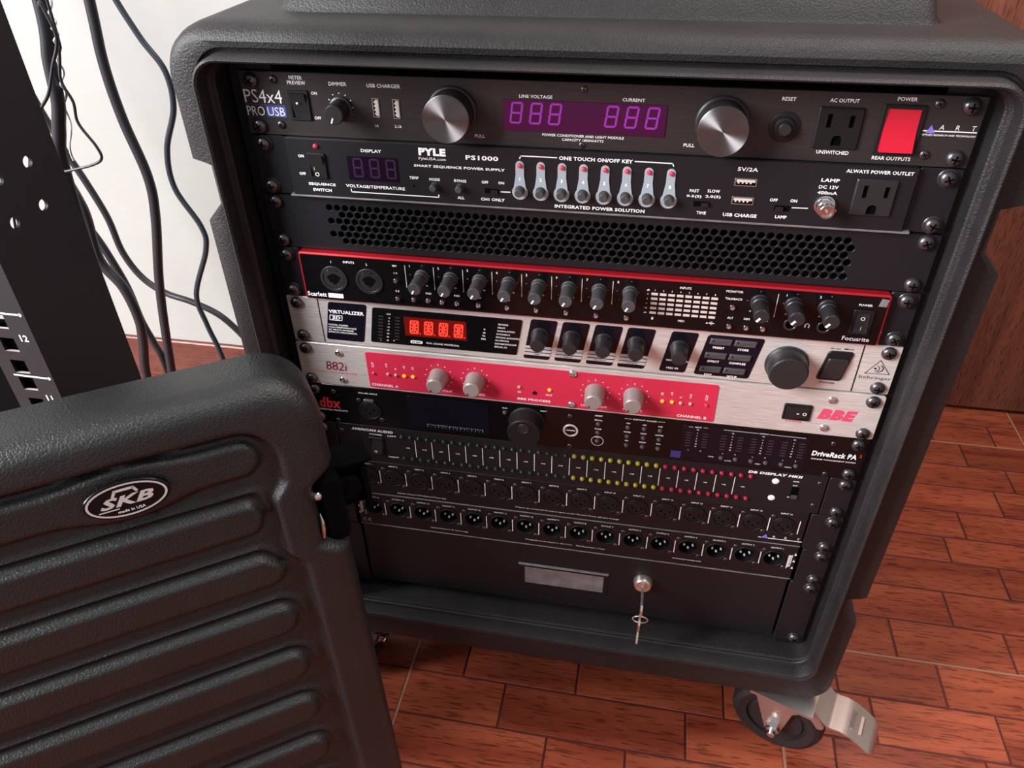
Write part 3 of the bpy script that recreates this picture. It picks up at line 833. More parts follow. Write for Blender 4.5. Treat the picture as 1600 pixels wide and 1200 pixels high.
T(d, 'RESET', 127.4, None, 38.6, 2.3, y); T(d, 'AC OUTPUT', 151.6, 168.7, 38.8, 2.3, y); T(d, 'UNSWITCHED', 150.1, 169.8, 6.6, 2.3, y)
T(d, 'POWER', 190.2, 201.4, 41.0, 2.3, y); T(d, 'REAR OUTPUTS', 184.3, 207.2, 4.5, 2.3, y)
ar = MB(); line(ar, [(209.6, 22.7), (240, 22.7)], 0.7, y); ar.build('print_rule', 'white_print', d, sharp=0)
MB().flat([(211.2, 21.4), (216.6, 21.3), (213.6, 26.4)], y - 0.1).build('logo_triangle', 'purple_print', d, sharp=0)
for s, x in (('A', 219.8), ('R', 228.8), ('T', 238.0)): T(d, s, x, None, 25.1, 2.9, y, bold=-0.004, shear=0.1)
T(d, 'APPLIED RESEARCH AND TECHNOLOGY', 209.5, 240.5, 20.3, 1.1, y)
dd = MB(); dots(dd, [(-176.7, 26.7), (-173.5, 30.1), (-168.9, 31.3), (-164.4, 30.1), (-161, 26.7), (-159.8, 21.9), (-161.1, 17.2), (-164.3, 14), (-175.5, 10.3), (-178.4, 11.6)], 0.45, y); dd.build('scale_dots', 'white_print', d, sharp=0)
s1 = rocker(d, -206.8, -191.4, 11.6, 32.5, 0, 'preview_switch', up=False, m=2.0)
MB().flat(circ(-199.6, 24.2, 0.8, 10), -3.2).build('indicator_dot', 'white_print', s1, sharp=0)
knob(d, -168.6, 20.8, 0, [(8.4, 0), (8.4, 1.5), (7.2, 2.2), (6.6, 14.6), (6.0, 15.2), (0.3, 15.2)], 'knob_black', 'dimmer_knob', mark=(math.radians(248), 2.2, 6.0, 0.5))
usb(d, -143.1, 22.5, 5.0, 13.2, 0); usb(d, -128.5, 22.2, 5.0, 13.4, 0)
for x in (-88.9, 88.9):
    k = MB().lathe(0, 0, [(17.0, 0), (17.0, -2.0), (16.2, -2.8), (15.6, -3.0), (15.6, -17.6), (15.4, -18.0)], 48).build('pull_lamp', 'knob_black', d, loc=(x, 0, 22.4), sharp=30)
    MB().lathe(0, 0, [(15.6, -17.8), (15.6, -19.4), (15.1, -20.0), (0.2, -20.0)], 64).build('lamp_face', 'spun_metal', k, sharp=20)
wnd = MB().prism(rrect(-54.3, 53.8, 11.4, 31.9, 0.5), -0.7, 0, 0.2).build('display_window', 'display_purple', d)
for x in (-44.8, -31.6, -18.8, 18.6, 31.6, 45.0):
    dg = MB(); digit(dg, x, 23.3, 6.8, 13.0, -0.8, 1.35, 1.6); dg.build('digit', 'digit_purple', wnd, sharp=0)
b = MB(); b.lathe(127.6, 21.3, [(9.6, 0), (9.6, -0.8), (8.8, -1.2), (6.8, -1.2), (6.4, -2.6), (5.0, -3.2), (4.6, -3.2)], 28)
rb = b.build('reset_breaker', 'matte_black', d, sharp=30)
MB().lathe(127.6, 21.3, [(4.0, -2), (4.0, -6.0), (3.5, -6.6), (0.3, -6.6)], 20).build('reset_button', 'knob_black', rb)
outlet(d, 146.3, 173.6, 9.0, 35.0, ((153.7, 26.7), (167, 26.7), (160.3, 14.3)), 0)
rocker(d, 183.4, 208.4, 7.0, 37.8, 0, 'power_switch', 'matte_black', 'red_rocker', up=True, m=2.4, tall=5.0)

# ================================================================== 2: power sequencer
d = device('power_sequencer', 'black power sequencer with eight grey teardrop keys and red lights, second from the top', 'power sequencer', 1)
ears(d, 214.8, 1, 0)
MB().prism(rrect(-214.0, 214.0, 1.2, 44.6, 0.8), -4, 3, 0.5).build('front_panel', 'black_panel', d)
MB().prism(rrect(-216.5, 219, 0.7, 2.0, 0.2), -5.0, 3, 0.4).build('lit_lower_lip', 'paper_grey', d)  # lip coloured grey to carry the bright highlight along its edge
chassis(d); rack_screws(d, 1, 0, True)
y = -4.15
T(d, 'ON', -203.2, None, 31.6, 2.1, y, bold=0.03); T(d, 'OFF', -204.3, None, 18.4, 2.1, y, bold=0.03)
T(d, 'SEQUENCE', -200.9, -179.9, 10.9, 2.3, y, bold=0.03); T(d, 'SWITCH', -198.2, -183.7, 6.6, 2.3, y, bold=0.03)
T(d, 'DISPLAY', -156.8, -141.6, 37.9, 2.3, y, bold=0.02); T(d, 'VOLTAGE/TEMPERATURE', -171.8, -126.8, 11.2, 2.3, y, bold=0.02)
T(d, 'PYLE', -114.2, -94.6, 39.4, 5.4, y, bold=0.06); T(d, 'PyleUSA.com', -114.4, -94.7, 34.2, 2.6, y, bold=0.0)
T(d, 'PS1000', -80.4, -57.2, 36.9, 3.3, y, bold=0.03); T(d, 'SMART SEQUENCE POWER SUPPLY', -118.4, -52.7, 29.0, 2.1, y, bold=0.025)
T(d, 'TEMP', -119.2, None, 20, 2.0, y, bold=0.02); T(d, 'MODE', -104, None, 19.6, 2.0, y, bold=0.02); T(d, 'BYPASS', -85.2, None, 19.6, 2.0, y, bold=0.02); T(d, 'ALL', -85.3, None, 7.1, 2.1, y, bold=0.02)
T(d, 'OFF', -67.2, None, 19.7, 2.0, y, bold=0.03); T(d, 'ON', -55.5, None, 19.8, 2.0, y, bold=0.03); T(d, 'CH1 ONLY', -70.6, -53.2, 7.1, 2.2, y, bold=0.03)
T(d, 'ONE TOUCH ON/OFF KEY', -15.0, 34.8, 39.8, 2.6, y, bold=0.03); T(d, 'INTEGRATED POWER SOLUTION', -17.3, 45.5, 5.2, 2.5, y, bold=0.03)
T(d, 'FAST', 77.3, None, 22.1, 2.1, y, bold=0.02); T(d, 'SLOW', 90, None, 22.6, 2.1, y, bold=0.02); T(d, '0.5(S)', 72.6, 82.4, 18.1, 2.2, y, bold=0.02); T(d, '2.0(S)', 85, 95, 18.5, 2.2, y, bold=0.02)
T(d, 'TIME', 83.7, None, 6.7, 2.1, y, bold=0.02); T(d, '5V/2A', 103.1, 116.1, 38.6, 2.6, y, bold=0.02); T(d, 'USB CHARGE', 98.2, 120.4, 6.6, 2.4, y, bold=0.03)
T(d, 'OFF', 129.4, None, 18.8, 2.1, y, bold=0.03); T(d, 'ON', 142.2, None, 19, 2.1, y, bold=0.03); T(d, 'LAMP', 136.1, None, 7.2, 2.2, y, bold=0.03)
T(d, 'LAMP', 156.4, 167.8, 34.2, 2.3, y, bold=0.03); T(d, 'DC 12V', 155.9, 168, 29.6, 2.3, y, bold=0.02); T(d, '400mA', 155.8, 168.1, 25.7, 2.2, y, bold=0.02)
T(d, 'ALWAYS POWER OUTLET', 170.3, 210.9, 41.1, 2.3, y, bold=0.02)
ln = MB()
line(ln, [(-168.2, 8.6), (-168.2, 6.6), (-101.7, 6.4), (-101.7, 8.2)], 0.7, y); line(ln, [(-55.9, 13.3), (-49.3, 13.4)], 0.7, y); line(ln, [(142.1, 14.2), (151.9, 14.4)], 0.6, y)
line(ln, [(-42.2, 38), (-41.4, 39.9), (-16.6, 39.9)], 0.7, y); line(ln, [(36.2, 40.1), (61, 40), (61.7, 38.2)], 0.7, y)
ln.build('print_rule', 'white_print', d, sharp=0)
LR = led_mesh(1.7, 'led_red', 2.0)
obj('indicator_led', LR, d, (-190.7, -4, 39.5))
rk = rocker(d, -198.2, -184.6, 15.6, 34.4, -4, up=False, m=1.4)
T(rk, '|', -193.2, None, 23.8, 2.4, -6.9, bold=0.0); T(rk, 'O', -191.8, None, 19.3, 3.0, -6.4, bold=0.0)
dw = MB().prism(rrect(-168.2, -130.8, 15.9, 33.7, 0.4), -4.6, -4, 0.2).build('display_window', 'display_dark', d)
for x in (-160.3, -147.9, -135.6):
    dg = MB(); digit(dg, x, 25.4, 6.2, 13.0, -4.75, 1.3, 0); dg.build('digit', 'digit_dark', dw, sharp=0)
MB().flat(circ(-119.8, 13.9, 0.9, 10), y).build('sensor_hole', 'hole_black', d, sharp=0)
BT = btn_mesh(2.5, 5.5, 'knob_grey')
for x in (-104.5, -85.7): obj('push_button', BT, d, (x, -4, 14.6))
slide(d, -67.5, -57.5, 11.6, 15.2, -4); slide(d, 77.8, 88.4, 11.2, 14.8, -4); slide(d, 130.8, 140.6, 11.5, 15.2, -4, t=0.3)
BK = btn_mesh(3.0, 6.0, 'knob_grey')
for i in range(8):
    x = -42.1 + 14.72 * i
    pl = [(x + 5.6 * math.cos(a), 14.0 + 5.6 * math.sin(a)) for a in [math.radians(-220 + 260 * k / 16) for k in range(17)]]
    pl += [(x + 3.0, 26.0)] + [(x + 3.0 * math.cos(a), 33.4 + 3.0 * math.sin(a)) for a in [PI * k / 8 for k in range(9)]] + [(x - 3.0, 26.0)]
    kp = MB().prism(pl, -4.7, -4, 0.15).build('touch_key', 'touch_plate', d)
    obj('indicator_led', LR, kp, (x, -4.7, 33.4)); obj('push_button', BK, kp, (x, -4.7, 15.3))
    T(kp, str(i + 1), x, None, 23.8, 2.6, -4.85, 'white_print', 0.05)
usb(d, 109.6, 29.8, 14.4, 5.4, -4); usb(d, 109.6, 17.0, 14.4, 5.4, -4)
bn = MB().lathe(0, 0, [(6.6, 0), (6.6, -1.6), (5.6, -2.0), (5.0, -2.0), (5.0, -4.2), (5.9, -4.4), (5.9, -6.0), (4.9, -6.2), (4.9, -12.6), (4.5, -13.0), (3.6, -13.0), (3.4, -11.0), (0.2, -11.0)], 24)
bn = bn.build('lamp_socket', 'chrome', d, loc=(161.8, -4, 17.6), sharp=30)
MB().lathe(0, 0, [(0.8, -10), (0.8, -12.4), (0.1, -12.6)], 10).build('centre_pin', 'nickel', bn)
MB().box(-6.2, 6.2, -9.4, -7.8, -0.9, 0.9).build('bayonet_pin', 'chrome', bn)
outlet(d, 178.0, 203.6, 11.8, 36.6, ((184.6, 28.4), (197.7, 28.5), (191.2, 16.1)), -4, 'knob_black')

# ================================================================== 3: perforated vent panel
d = device('vent_panel', 'black rack vent panel full of staggered round holes, third from the top', 'vent panel', 2)
vp = MB()
p_, rr_, rh_ = 6.33, 2.55, 5.42
zrow = [35.5 - rh_ * k for k in range(6)]
def cell(xa, xb, za, zb, hx=None, hz=None):
    if hx is None:
        vp.add([(xa, 0, za), (xb, 0, za), (xb, 0, zb), (xa, 0, zb)], [(0, 1, 2, 3)]); return
    n = 12; vs = []; fs = []
    for k in range(n):
        a = 2 * PI * (k + 0.5) / n; c, s = math.cos(a), math.sin(a)
        t = min(((xb - hx) if c > 0 else (hx - xa)) / max(1e-6, abs(c)), ((zb - hz) if s > 0 else (hz - za)) / max(1e-6, abs(s)))
        vs.append((hx + c * t, 0, hz + s * t))
    # square off to the cell corners
    cor = [(xb, 0, zb), (xa, 0, zb), (xa, 0, za), (xb, 0, za)]
    vs += [(hx + (rr_ + 0.3) * math.cos(2 * PI * (k + 0.5) / n), 0, hz + (rr_ + 0.3) * math.sin(2 * PI * (k + 0.5) / n)) for k in range(n)]
    vs += [(hx + rr_ * math.cos(2 * PI * (k + 0.5) / n), 0.35, hz + rr_ * math.sin(2 * PI * (k + 0.5) / n)) for k in range(n)]
    vs += [(hx + rr_ * math.cos(2 * PI * (k + 0.5) / n), 1.6, hz + rr_ * math.sin(2 * PI * (k + 0.5) / n)) for k in range(n)]
    q = len(vs); vs += cor
    for k in range(n):
        k2 = (k + 1) % n
        fs.append((k, k2, n + k2, n + k)); fs.append((n + k, n + k2, 2 * n + k2, 2 * n + k)); fs.append((2 * n + k, 2 * n + k2, 3 * n + k2, 3 * n + k))
        if k in (0, 1, 2, 3, 4, 5, 6, 7, 8, 9, 10, 11):
            A, B_ = vs[k], vs[k2]
            for ci, c in enumerate(cor):
                if abs(A[0] - c[0]) < 1e-6 and abs(B_[2] - c[2]) < 1e-6 and A[2] != c[2] or abs(A[2] - c[2]) < 1e-6 and abs(B_[0] - c[0]) < 1e-6 and A[0] != c[0]:
                    fs.append((k, q + ci, k2))
    vp.add(vs, fs)
for r, z in enumerate(zrow):
    xs0 = -189.9 if r % 2 == 0 else -180.4
    za, zb = z - rh_ / 2, z + rh_ / 2
    xe = xs0 - p_ / 2; cell(-241.3, xe, za, zb)
    for k in range(60):
        x = xs0 + p_ * k
        if r % 2 == 0 and x > 184: break
        if r % 2 == 1 and x > 193: break
        cell(x - p_ / 2, x + p_ / 2, za, zb, x, z); xe = x + p_ / 2
    cell(xe, 241.3, za, zb)
cell(-241.3, 241.3, zrow[0] + rh_ / 2, 43.6); cell(-241.3, 241.3, 0.6, zrow[-1] - rh_ / 2)
vp.box(-241.3, 241.3, 0, 3.6, 43.5, 43.7); vp.box(-241.3, 241.3, 0, 3.6, 0.5, 0.7)
vp.box(-241.3, -241.1, 0, 3, 0.6, 43.6); vp.box(241.1, 241.3, 0, 3, 0.6, 43.6)
vp.build('perforated_panel', 'black_panel', d, sharp=20, recalc=False)
MB().box(-212, 212, 22, 24, 1, 43).build('dark_backing', 'hole_black', d)  # black sheet added behind the holes, keeping them dark
rack_screws(d, 1, 0)

# ================================================================== 4: red audio interface
d = device('audio_interface', 'glossy black audio interface with bright red rim and a row of eight grey gain knobs', 'audio interface', 3)
ears(d, 221.5, 1, 0); rack_screws(d, 1, 0, True); chassis(d)
MB().prism(rrect(-220.8, 221.6, 1.4, 43.2, 2.2), -5, 3, 0.9).build('red_bezel', 'red_anodised', d)
yf = -5.3; y = yf - 0.12
fp = [rrect(-219.0, 219.9, 2.6, 41.9, 1.6)]
hl = [circ(-193.2, 22, 9.4, 28)[::-1], circ(-163.6, 22.1, 9.4, 28)[::-1], circ(158.1, 14.3, 3.6, 18)[::-1], circ(181.3, 14.4, 3.6, 18)[::-1]]
MB().prism(fp[0], yf, -4.9, 0.0, hl).build('front_panel', 'gloss_black', d)
cav = MB()
for h in hl: cav.flat(h[::-1], -4.95)
for x, z in ((-193.2, 22), (-163.6, 22.1)):
    c = MB().ring(0, 0, 9.0, 11.2, -1.0, 0.3, 32)
    c.lathe(0, 0, [(8.9, 0.3), (8.9, -0.3), (8.4, -0.6), (4.6, -0.6), (4.2, 0.2)], 28, caps=False)
    c = c.build('combo_jack', 'knob_black', d, loc=(x, yf, z), sharp=30)
    j = MB().flat(circ(0, 0.6, 4.2, 18), -0.75)
    j.flat([(-6.2, 0.2), (6.2, 0.2), (4.6, 3.0), (-4.6, 3.0)], -0.72)
    j.flat([(-1.5, -5.2), (1.5, -5.2), (1.5, 0), (-1.5, 0)], -0.72)
    j.build('jack_opening', 'hole_black', c, sharp=0)
    q = MB(); q.flat(rrect(-1.4, 1.4, 7.6, 8.3), -1.15); dots(q, [(-0.9, -4.2), (0.9, -4.2)], 0.5, -1.0)
    q.build('contact', 'chrome', c, sharp=0)
    MB().box(-3.6, 3.6, -1.1, 0, 7.2, 9.6).build('release_tab', 'matte_black', c)
for x, z in ((158.1, 14.3), (181.3, 14.4)):
    c = MB().ring(0, 0, 3.5, 5.0, -0.9, 0.3, 24).build('headphone_jack', 'screw_black', d, loc=(x, yf, z))
    MB().flat(circ(0, 0, 3.6, 18), 0.2).build('jack_opening', 'hole_black', c, sharp=0)
T(d, 'Scarlett', -218.4, -202.0, 6.6, 4.0, y, bold=0.025)
ln = MB().flat(rrect(-200.6, -187.8, 4.4, 8.4), y)
for x in (-133.05, -110.2, -87.1, -64.2, -41.2, -18.3, 4.6, 27.6, 145.5): line(ln, [(x, 38.5), (x, 19.3)], 0.35, y)
T(d, '1', -193.7, None, 36.8, 1.9, y); T(d, 'INPUTS', -183.4, -174.3, 37.5, 1.9, y); T(d, '2', -164.4, None, 36.7, 1.9, y)
T(d, '48V', -141.5, None, 37.5, 1.8, y); T(d, '1-4', -141.2, None, 31.3, 1.7, y); T(d, '5-8', -141.3, None, 15.3, 1.7, y)
BS = MB().lathe(0, 0, [(2.1, 0), (2.1, -1.6), (1.8, -2.2), (0.9, -2.0), (0.1, -1.5)], 14).mesh('push_button', 'chrome')
for x, z in ((-141.3, 24.3), (-141.4, 8.1), (-128.1, 8.5), (-116.2, 8.7), (-104.9, 8.4), (-92.8, 8.3), (-75.6, 8.3), (-52.7, 8.4), (-29.8, 8.4), (-6.6, 8.4), (16.4, 8.2), (39.3, 8.4), (115.2, 24.6), (115, 8.4), (127.3, 8.4), (139.2, 8.5)):
    obj('push_button', BS, d, (x, yf, z + 0.6))
for x in (-127.9, -104.8): T(d, 'INST', x, None, 15.2, 1.7, y)
for x in (-115.7, -92.8, -75.7, -52.7, -29.9, -6.8, 16.3, 39.1): T(d, 'PAD', x, None, 15.4, 1.7, y)
KP = [(5.9, 0), (5.9, 1.0), (5.4, 1.6), (5.3, 4.6), (4.9, 5.0), (5.0, 20.8), (4.6, 21.4), (0.2, 21.4)]
dt = MB()
for i in range(8):
    x = -121.0 + 22.93 * i
    T(d, str(i + 1), x - 8.2, None, 38.2, 2.0, y)
    T(d, '10', x + 4.6, None, 22.2, 1.3, y)
    dots(dt, [(x - 8.4, 31.0), (x + 7.6, 31.0), (x - 6.6, 23.6)], 0.35, y); dots(dt, [(x + 1.6, 39.4)], 0.35, y)
    knob(d, x + 1.2, 30.2, yf, KP, 'knob_grey', 'gain_knob', mark=(math.radians(240), 1.2, 4.6, 0.6))
T(d, 'INPUTS', 80.3, None, 37.5, 1.8, y); T(d, 'dB', 53.6, None, 33.7, 1.4, y)
lm_ = MB().prism(rrect(-2.4, 2.4, -1.0, 1.0, 0.2), -0.25, 0.1, 0.1).mesh('meter_led', 'meter_led_off')
for i in range(8):
    T(d, str(i + 1), 58.6 + 6.18 * i, None, 33.8, 1.3, y)
    for j in range(5): obj('meter_led', lm_, d, (58.6 + 6.18 * i, yf, 30.6 - 3.97 * j))
for s, j in (('0', 0), ('-3', 1), ('-6', 2), ('-18', 3), ('-42', 4)): T(d, s, 54.0 - 0.4 * len(s), None, 30.4 - 3.97 * j, 1.2, y)
dots(ln, [(58.7, 9.4)], 0.8, y); line(ln, [(58.1, 10), (58.1, 10.9), (59.3, 10.9), (59.3, 10)], 0.3, y)
T(d, 'MIDI', 80.1, None, 9.5, 1.6, y)
line(ln, [(98.9, 9.6), (104.3, 9.7)], 0.4, y); dots(ln, [(98.9, 9.6)], 0.6, y); line(ln, [(100.4, 9.6), (101.8, 10.8), (102.8, 10.8)], 0.35, y); line(ln, [(101, 9.6), (102.2, 8.5), (103, 8.5)], 0.35, y)
T(d, 'MONITOR', 109.2, 121, 37.7, 1.8, y); T(d, 'TALKBACK', 109.2, 121.4, 31.7, 1.8, y)
T(d, 'ALT', 115.1, None, 15.7, 1.7, y); T(d, 'DIM', 126.9, None, 15.8, 1.7, y); T(d, 'MUTE', 138.9, None, 15.9, 1.7, y)
T(d, '1', 151.3, None, 37.9, 1.9, y); T(d, '2', 174.2, None, 38.6, 1.9, y)
dots(dt, [(125, 31.3), (150.1, 31.2), (133.1, 39.4), (158.4, 39.4), (181.5, 39.6)], 0.35, y); dots(dt, [(128.1, 22.7), (153.1, 22.6), (176.3, 22.7)], 0.75, y)
line(ln, [(168.2, 13.2), (168.1, 14.6), (168.9, 15.9), (170.6, 15.9), (171.4, 14.6), (171.3, 13.2)], 0.4, y); line(ln, [(168.4, 13.0), (168.4, 14.3)], 0.7, y); line(ln, [(171.1, 13.0), (171.1, 14.3)], 0.7, y)
ln.build('print_rule', 'white_print', d, sharp=0); dt.build('scale_dots', 'grey_print', d, sharp=0)
KM = [(6.8, 0), (6.8, 1.0), (6.2, 1.8), (6.1, 5.0), (5.5, 5.6), (5.6, 20.0), (5.1, 20.8), (0.2, 20.8)]
for x, nm in ((133.6, 'monitor_knob'), (157.4, 'headphone_knob'), (180.4, 'headphone_knob')):
    knob(d, x, 30.4, yf, KM, 'knob_black', nm, mark=(math.radians(232), 1.4, 5.2, 0.8))
T(d, 'POWER', 200.8, 209.9, 34.7, 1.8, y)
rk = rocker(d, 198.4, 212.8, 10.9, 31.0, yf, up=True, m=2.2)
T(rk, 'O', 205.4, None, 24.9, 3.0, yf - 2.4); T(rk, '|', 205.4, None, 17.6, 3.0, yf - 3.4)
T(d, "Focusrite", 195.8, 214.4, 6.6, 3.4, y, bold=0.0)
MB().flat([(213.6, 34.6), (219.2, 34.4), (219.8, 40.4), (214.8, 40.8)], y).build('foil_sticker', 'paper_grey', d, sharp=0)

# ================================================================== 5: silver effects processor
d = device('effects_processor', 'brushed silver effects processor with red character display and large black jog wheel', 'effects processor', 4)
MB().prism(rrect(-241.3, 241.3, 0.6, 44.0, 0.8), 0, 2.8, 0.3).build('front_panel', 'brushed_silver', d)
for x in (-213.9, 214.6): MB().box(x - 0.5, x + 0.5, -0.12, 0.5, 1.0, 43.8).build('panel_groove', 'black_print', d, sharp=0)
chassis(d); rack_screws(d, 1, 0)
y = -0.2
def slant(xa, xb, za, zb, s, r=2.2):
    """parallelogram plate leaning by s over its height"""
    return [(x + (z - za) / (zb - za) * s, z) for x, z in rrect(xa, xb, za, zb, r)]
vb = MB().prism(slant(-211.6, -178.2, 4.2, 41.3, 6.8), -0.3, 0, 0.1).build('name_plate', 'lcd_dark', d)
yb = -0.45
T(vb, 'VIRTUALIZER', -205.6, -174.7, 32.4, 3.4, yb, bold=0.03)
fr = MB(); line(fr, [(-204.9, 28.8), (-194.2, 28.8), (-195.0, 24.1), (-205.8, 24.1), (-204.9, 28.8)], 0.6, yb); fr.build('print_rule', 'white_print', vb, sharp=0)
T(vb, '3D', -203.6, -196.0, 26.4, 3.2, yb, bold=0.04, shear=0.2)
for i, (s, x1) in enumerate((('MODEL FX2000', -190.5), ('HIGH-PERFORMANCE', -183.4), ('3D MULTI-ENGINE', -186.2), ('EFFECTS PROCESSOR', -183.4))):
    T(vb, s, -207.6 - 0.4 * i, x1, 19.4 - 2.45 * i, 1.5, yb, bold=0.015)
dw = MB().prism(slant(-172.0, -46.9, 5.6, 39.6, 5.4, 1.5), -0.6, 0, 0.2).build('display_window', 'gloss_black', d)
yb = -0.8
MB().flat(rrect(-140.6, -88.0, 15.4, 33.6, 1.0), -0.7).build('readout_bed', 'display_red_bed', dw, sharp=0)
for x in (-132.2, -120.0, -107.4, -94.7):
    dg = MB(); digit(dg, x, 24.2, 6.6, 12.0, yb, 1.15, 1.2, 'abcdefghijklm'); dg.flat(circ(x + 4.6, 18.2, 0.6, 8), yb)
    dg.build('digit', 'digit_red', dw, sharp=0)
T(dw, 'CLIP', -152.9, None, 34.7, 1.3, yb)
for s, x, z in (('-3', -153, 31), ('-6', -153.7, 28.1), ('-9', -154, 25.2), ('-12', -154.7, 22.2), ('-18', -155.4, 18.9), ('-24', -155.7, 15.7), ('-30', -156.4, 12.4), ('dB', -156.7, 8.9), ('L', -162.6, 8.6), ('R', -151.1, 9)): T(dw, s, x, None, z, 1.3, yb)
MB().flat(slant(-137, -126.4, 8.2, 11.2, 0.4, 1.4), yb).build('logo_pill', 'white_print', dw, sharp=0)
T(dw, '24 BIT', -135.6, -127.8, 9.7, 1.7, yb - 0.1, 'black_print', 0.01); T(dw, 'REAL SOUND MODELING', -123, -95.2, 9.8, 1.7, yb)
for s, x, z in (('%', -72.8, 28.2), ('dB', -73.3, 24.9), ('Hz', -73.7, 21.9), ('sec', -74.1, 18.8)): T(dw, s, x, None, z, 1.5, yb)
for i, (s, x1) in enumerate((('REVERB', -53.3), ('DELAY', -55.5), ('MODULATION', -48), ('DYNAMICS', -52), ('PSYCHO ACOUSTICS', -43.6), ('FILTER/EQ', -53), ('DISTORTION/AMP', -46.6), ('SPECIAL FX', -54.6))):
    T(dw, s, -61.3 - 0.55 * i, x1, 34.0 - 3.1 * i, 1.5, yb)
bo = MB()
for k in range(8): bo.flat(rrect(-147.5 - 0.45 * k, -143.5 - 0.45 * k, 31.5 - 3.1 * k, 32.6 - 3.1 * k), yb); bo.flat(rrect(-162 - 0.45 * k, -158 - 0.45 * k, 31.5 - 3.1 * k, 32.6 - 3.1 * k), yb)
bo.build('level_segment', 'bar_off', dw, sharp=0)
KE = [(7.6, 0), (7.6, 1.0), (6.9, 1.8), (6.4, 3.4), (6.0, 15.0), (5.4, 16.0), (0.2, 16.2)]
for i, (xt, tx) in enumerate(((-41.4, ('EDIT A', 'EDIT E', 'MIX')), (-15.9, ('EDIT B', 'EDIT F', 'INPUT')), (9.7, ('EDIT C', 'EQ LO', 'OUTPUT')), (35.0, ('EDIT D', 'EQ HI', 'CONFIG')))):
    pl = MB().prism(slant(xt, xt + 21.4, 3.6, 41.2, 6.6, 2.0), -0.3, 0, 0.1).build('encoder_plate', 'lcd_dark', d)
    st = MB()
    for k in range(3):
        z1 = 16.3 - 3.3 * k; x0 = xt + (z1 - 3.6) / 37.6 * 6.6
        st.flat([(x0 - 0.5, z1 - 2.5), (x0 + 20.9, z1 - 2.5), (x0 + 21.4, z1), (x0, z1)], -0.42)
        T(pl, tx[k], x0 + 10.6, None, z1 - 1.3, 1.7, -0.5, 'black_print', 0.0)
    st.build('label_stripe', 'silver_print', pl, sharp=0)
    knob(d, xt + 14.0, 26.6, -0.3, KE, 'knob_black', 'encoder_knob')
pl = MB().prism(slant(68.2, 88.4, 3.6, 41.2, 7.0, 2.0), -0.3, 0, 0.1).build('encoder_plate', 'lcd_dark', d)
T(pl, 'MIDI IN', 74.0, 83.0, 7.2, 1.8, -0.5); T(pl, 'MIN', 75.0, None, 14.6, 1.6, -0.5); T(pl, 'MAX', 89.2, None, 14.4, 1.6, -0.5)
knob(d, 82.0, 26.4, -0.3, KE, 'knob_black', 'encoder_knob')
pl = MB().prism(slant(95.3, 137.3, 3.4, 41.0, 7.0, 2.2), -0.3, 0, 0.1).build('button_plate', 'lcd_dark', d)
for i, (a, b_) in enumerate((('PRESET', 'STORE'), ('EFFECT', 'COMPARE'), ('EDIT', 'SETUP'))):
    for j, s in enumerate((a, b_)):
        x0 = 103.6 - 2.3 * i + 18.2 * j; z0 = 33.2 - 12.9 * i
        k = MB().prism(slant(x0, x0 + 16.2, z0, z0 + 5.2, 0.9, 0.6), -2.2, 0, 0.7).build('push_button', 'button_grey', d)
        T(pl, s, x0 + 7.6, None, z0 - 3.3, 2.0, -0.5, bold=0.03)
        MB().flat(circ(x0 + 3, z0 + 3.4, 0.7, 8), -2.3).build('button_led', 'hole_black', k, sharp=0)
knob(d, 163.2, 20.6, 0, [(16.2, 0), (16.2, 1.8), (15.4, 2.8), (15.0, 3.4), (14.8, 12.2), (13.9, 14.4), (13.2, 14.9), (0.2, 14.9)], 'knob_black', 'jog_wheel', n=48)
rk = MB().prism(slant(186.4, 204.6, 9.6, 36.2, 4.6, 2.4), -1.2, 0, 0.5).build('power_switch', 'matte_black', d)
MB().prism(slant(188.8, 203.6, 12.4, 30.2, 3.0, 1.4), -3.0, -1, 0.6).build('switch_key', 'knob_black', rk, sharp=20)
T(d, 'POWER', 190, 201.4, 6.8, 1.8, y, 'black_print'); T(d, 'ON', 196.9, None, 38, 1.4, y, 'black_print', 0.0); T(d, 'OFF', 206.4, None, 38.2, 1.4, y, 'black_print', 0.0)
mk = MB().flat(rrect(191.4, 194.2, 37.9, 38.5), y); mk.flat(rrect(201.2, 204.2, 37.8, 38.9), y)
line(mk, [(228.7, 31.2), (220.3, 18.7), (237.5, 19.3), (228.7, 31.2)], 0.45, y)
line(mk, [(227.5, 26.2), (229.4, 24.8), (229.4, 22.6), (227.0, 21.0)], 0.5, y); line(mk, [(230.2, 26.6), (232.2, 24.6), (231.6, 21.8), (228.6, 20.4)], 0.7, y); dots(mk, [(226.6, 23.6)], 0.9, y)
mk.build('logo_mark', 'black_print', d, sharp=0)
T(d, 'behringer', 217.0, 240.0, 14.9, 3.4, y, 'black_print', -0.006)

